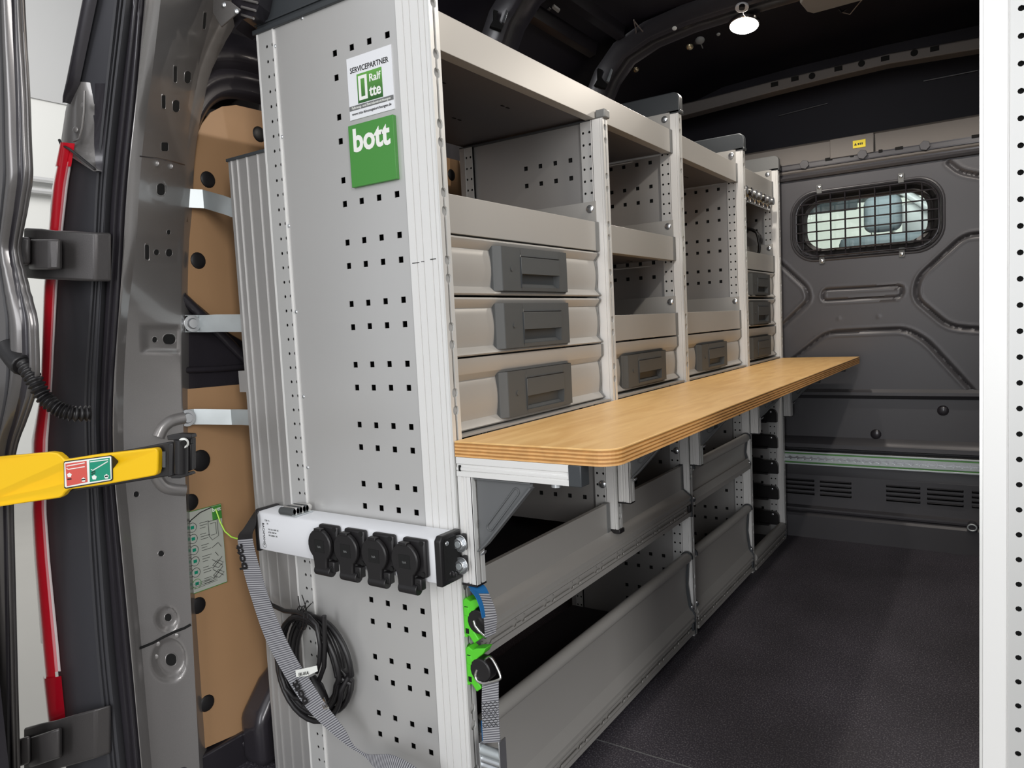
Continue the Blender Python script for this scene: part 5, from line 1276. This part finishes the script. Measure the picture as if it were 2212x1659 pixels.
MB().cyl(at(1603, 12, 'z', 1.739), (0, -.3, -1), .006, .01, 12).build('spot_core', 'black', cn)
MB().tube([at(x, y, 'z', 1.738) for x, y in ((1604, 18), (1606, 30), (1615, 42), (1628, 50), (1640, 53))], .0014, 6).build('wire', 'wirew', cn, smooth=60)
def wire(pts, z, lab, r=.0022):
    tag(MB().tube([at(x, y, 'z', z) for x, y in dens(pts, 4)], r, 6).build('roof_wire', 'wirew', smooth=60), lab, 'wire')
wire([(1369, 43), (1374, 68), (1373, 76), (1380, 80), (1395, 77), (1383, 62), (1372, 48), (1369, 44)], 1.765, 'loop of thin pale wire hanging from the roof skin')
wire([(1397, 78), (1430, 70), (1458, 59)], 1.765, 'straight thin pale wire beside the hanging wire loop')
rc = thing('roof_clips', 'cluster of small brass and black clips on the roof bow left of the lamp', 'clips', at(1500, 90, 'z', 1.735))
for px, py, m, s in ((1373, 150, 'brass', .010), (1490, 101, 'brass', .010), (1512, 87, 'endcap', .012), (1505, 90, 'black', .009), (1552, 74, 'endcap', .005), (1457, 61, 'inkw', .006)):
    MB().ball(at(px, py, 'z', 1.735), s, (.2, -.6, -1), .7).build('clip_head', m, rc, smooth=60)
MB().tube([at(1512, 90, 'z', 1.73), at(1518, 104, 'z', 1.72)], .002, 6).build('clip_stem', 'endcap', rc)
# white patches for the aluminium bar joint glint between the near bows
jt = thing('roof_bright_spot', 'white patch standing in for a glint on the dark roof rail between the near bows', 'spot', at(1200, 22, 'z', 1.76))
c = [at(x, y, 'z', 1.745) for x, y in ((1192, 18), (1197, 13), (1210, 23), (1206, 29))]
MB().loft([c, [p+Vector((0, 0, .006)) for p in c]]).build('glint_patch', 'inkw', jt, bevel=.001)
c = [at(x, y, 'z', 1.745) for x, y in ((1181, 21), (1187, 17), (1191, 20), (1186, 25))]
MB().loft([c, [p+Vector((0, 0, .006)) for p in c]]).build('glint_tip', 'steel', jt, bevel=.001)
# wall tabs at the bow feet
for a in (0, 1):
    ox, oy = (0, 0) if a == 0 else (226, 127)
    f = 1 if a == 0 else .93
    y_ = .80 if a == 0 else 1.40
    t = thing('bow_bracket', 'small bright bracket at the foot of the %s roof bow' % ('nearer' if a == 0 else 'farther'), 'bracket', at(1090+ox, 40+oy, 'y', y_-.02))
    q = [at(x+ox, y+oy, 'y', y_-.02) for x, y in ((1094, 20), (1098, 24), (1090, 50), (1084, 48))]
    MB().loft([q, [p+Vector((-.01, .012, 0)) for p in q]]).build('bracket_plate', 'steel' if a == 0 else 'galv', t, bevel=.0008)
    q = [at(x+ox, y+oy, 'y', y_-.03) for x, y in ((1066, 20), (1076, 24), (1072, 40), (1087, 56), (1083, 64), (1058, 56), (1066, 42))]
    MB().loft([q, [p+Vector((-.01, .012, 0)) for p in q]]).build('cut_out', 'hole', t)

# ================================================================== green edged lashing rail on the bulkhead
lr = thing('lashing_rail', 'perforated aluminium lashing rail with green edges across the bulkhead', 'rail', (0, 2.03, .285))
YR = 2.012
MB().box(-.02, 1.0, YR+.004, YB+.02, .286, .332).build('rail_back', 'steel', lr)
for z0_, z1_ in ((.320, .328), (.289, .298)): MB().box(-.02, 1.0, YR+.0005, YR+.005, z0_, z1_).build('green_edge', 'railg', lr)
for z0_, z1_ in ((.328, .334), (.283, .289)): MB().box(-.02, 1.0, YR, YR+.006, z0_, z1_).build('edge_bead', 'galv', lr, bevel=.001)
ue = [-.02]; cxs = [-.008+.0254*k for k in range(39)]
rp = MB(); tops = []; bots = []
for k in range(39*8+1):
    x = -.02+k*.0254/8; s = math.cos(2*math.pi*(x+.008)/.0254); g = .0025+.005*max(0, s); tops.append((x, g))
for sgn in (1, -1):
    rings = [[(x, YR-.001, .309+sgn*g), (x, YR-.001, .309+sgn*.014), (x, YR+.003, .309+sgn*.014), (x, YR+.003, .309+sgn*g)] for x, g in tops]
    MB().loft(rings).build('perforated_strip', 'galv', lr)
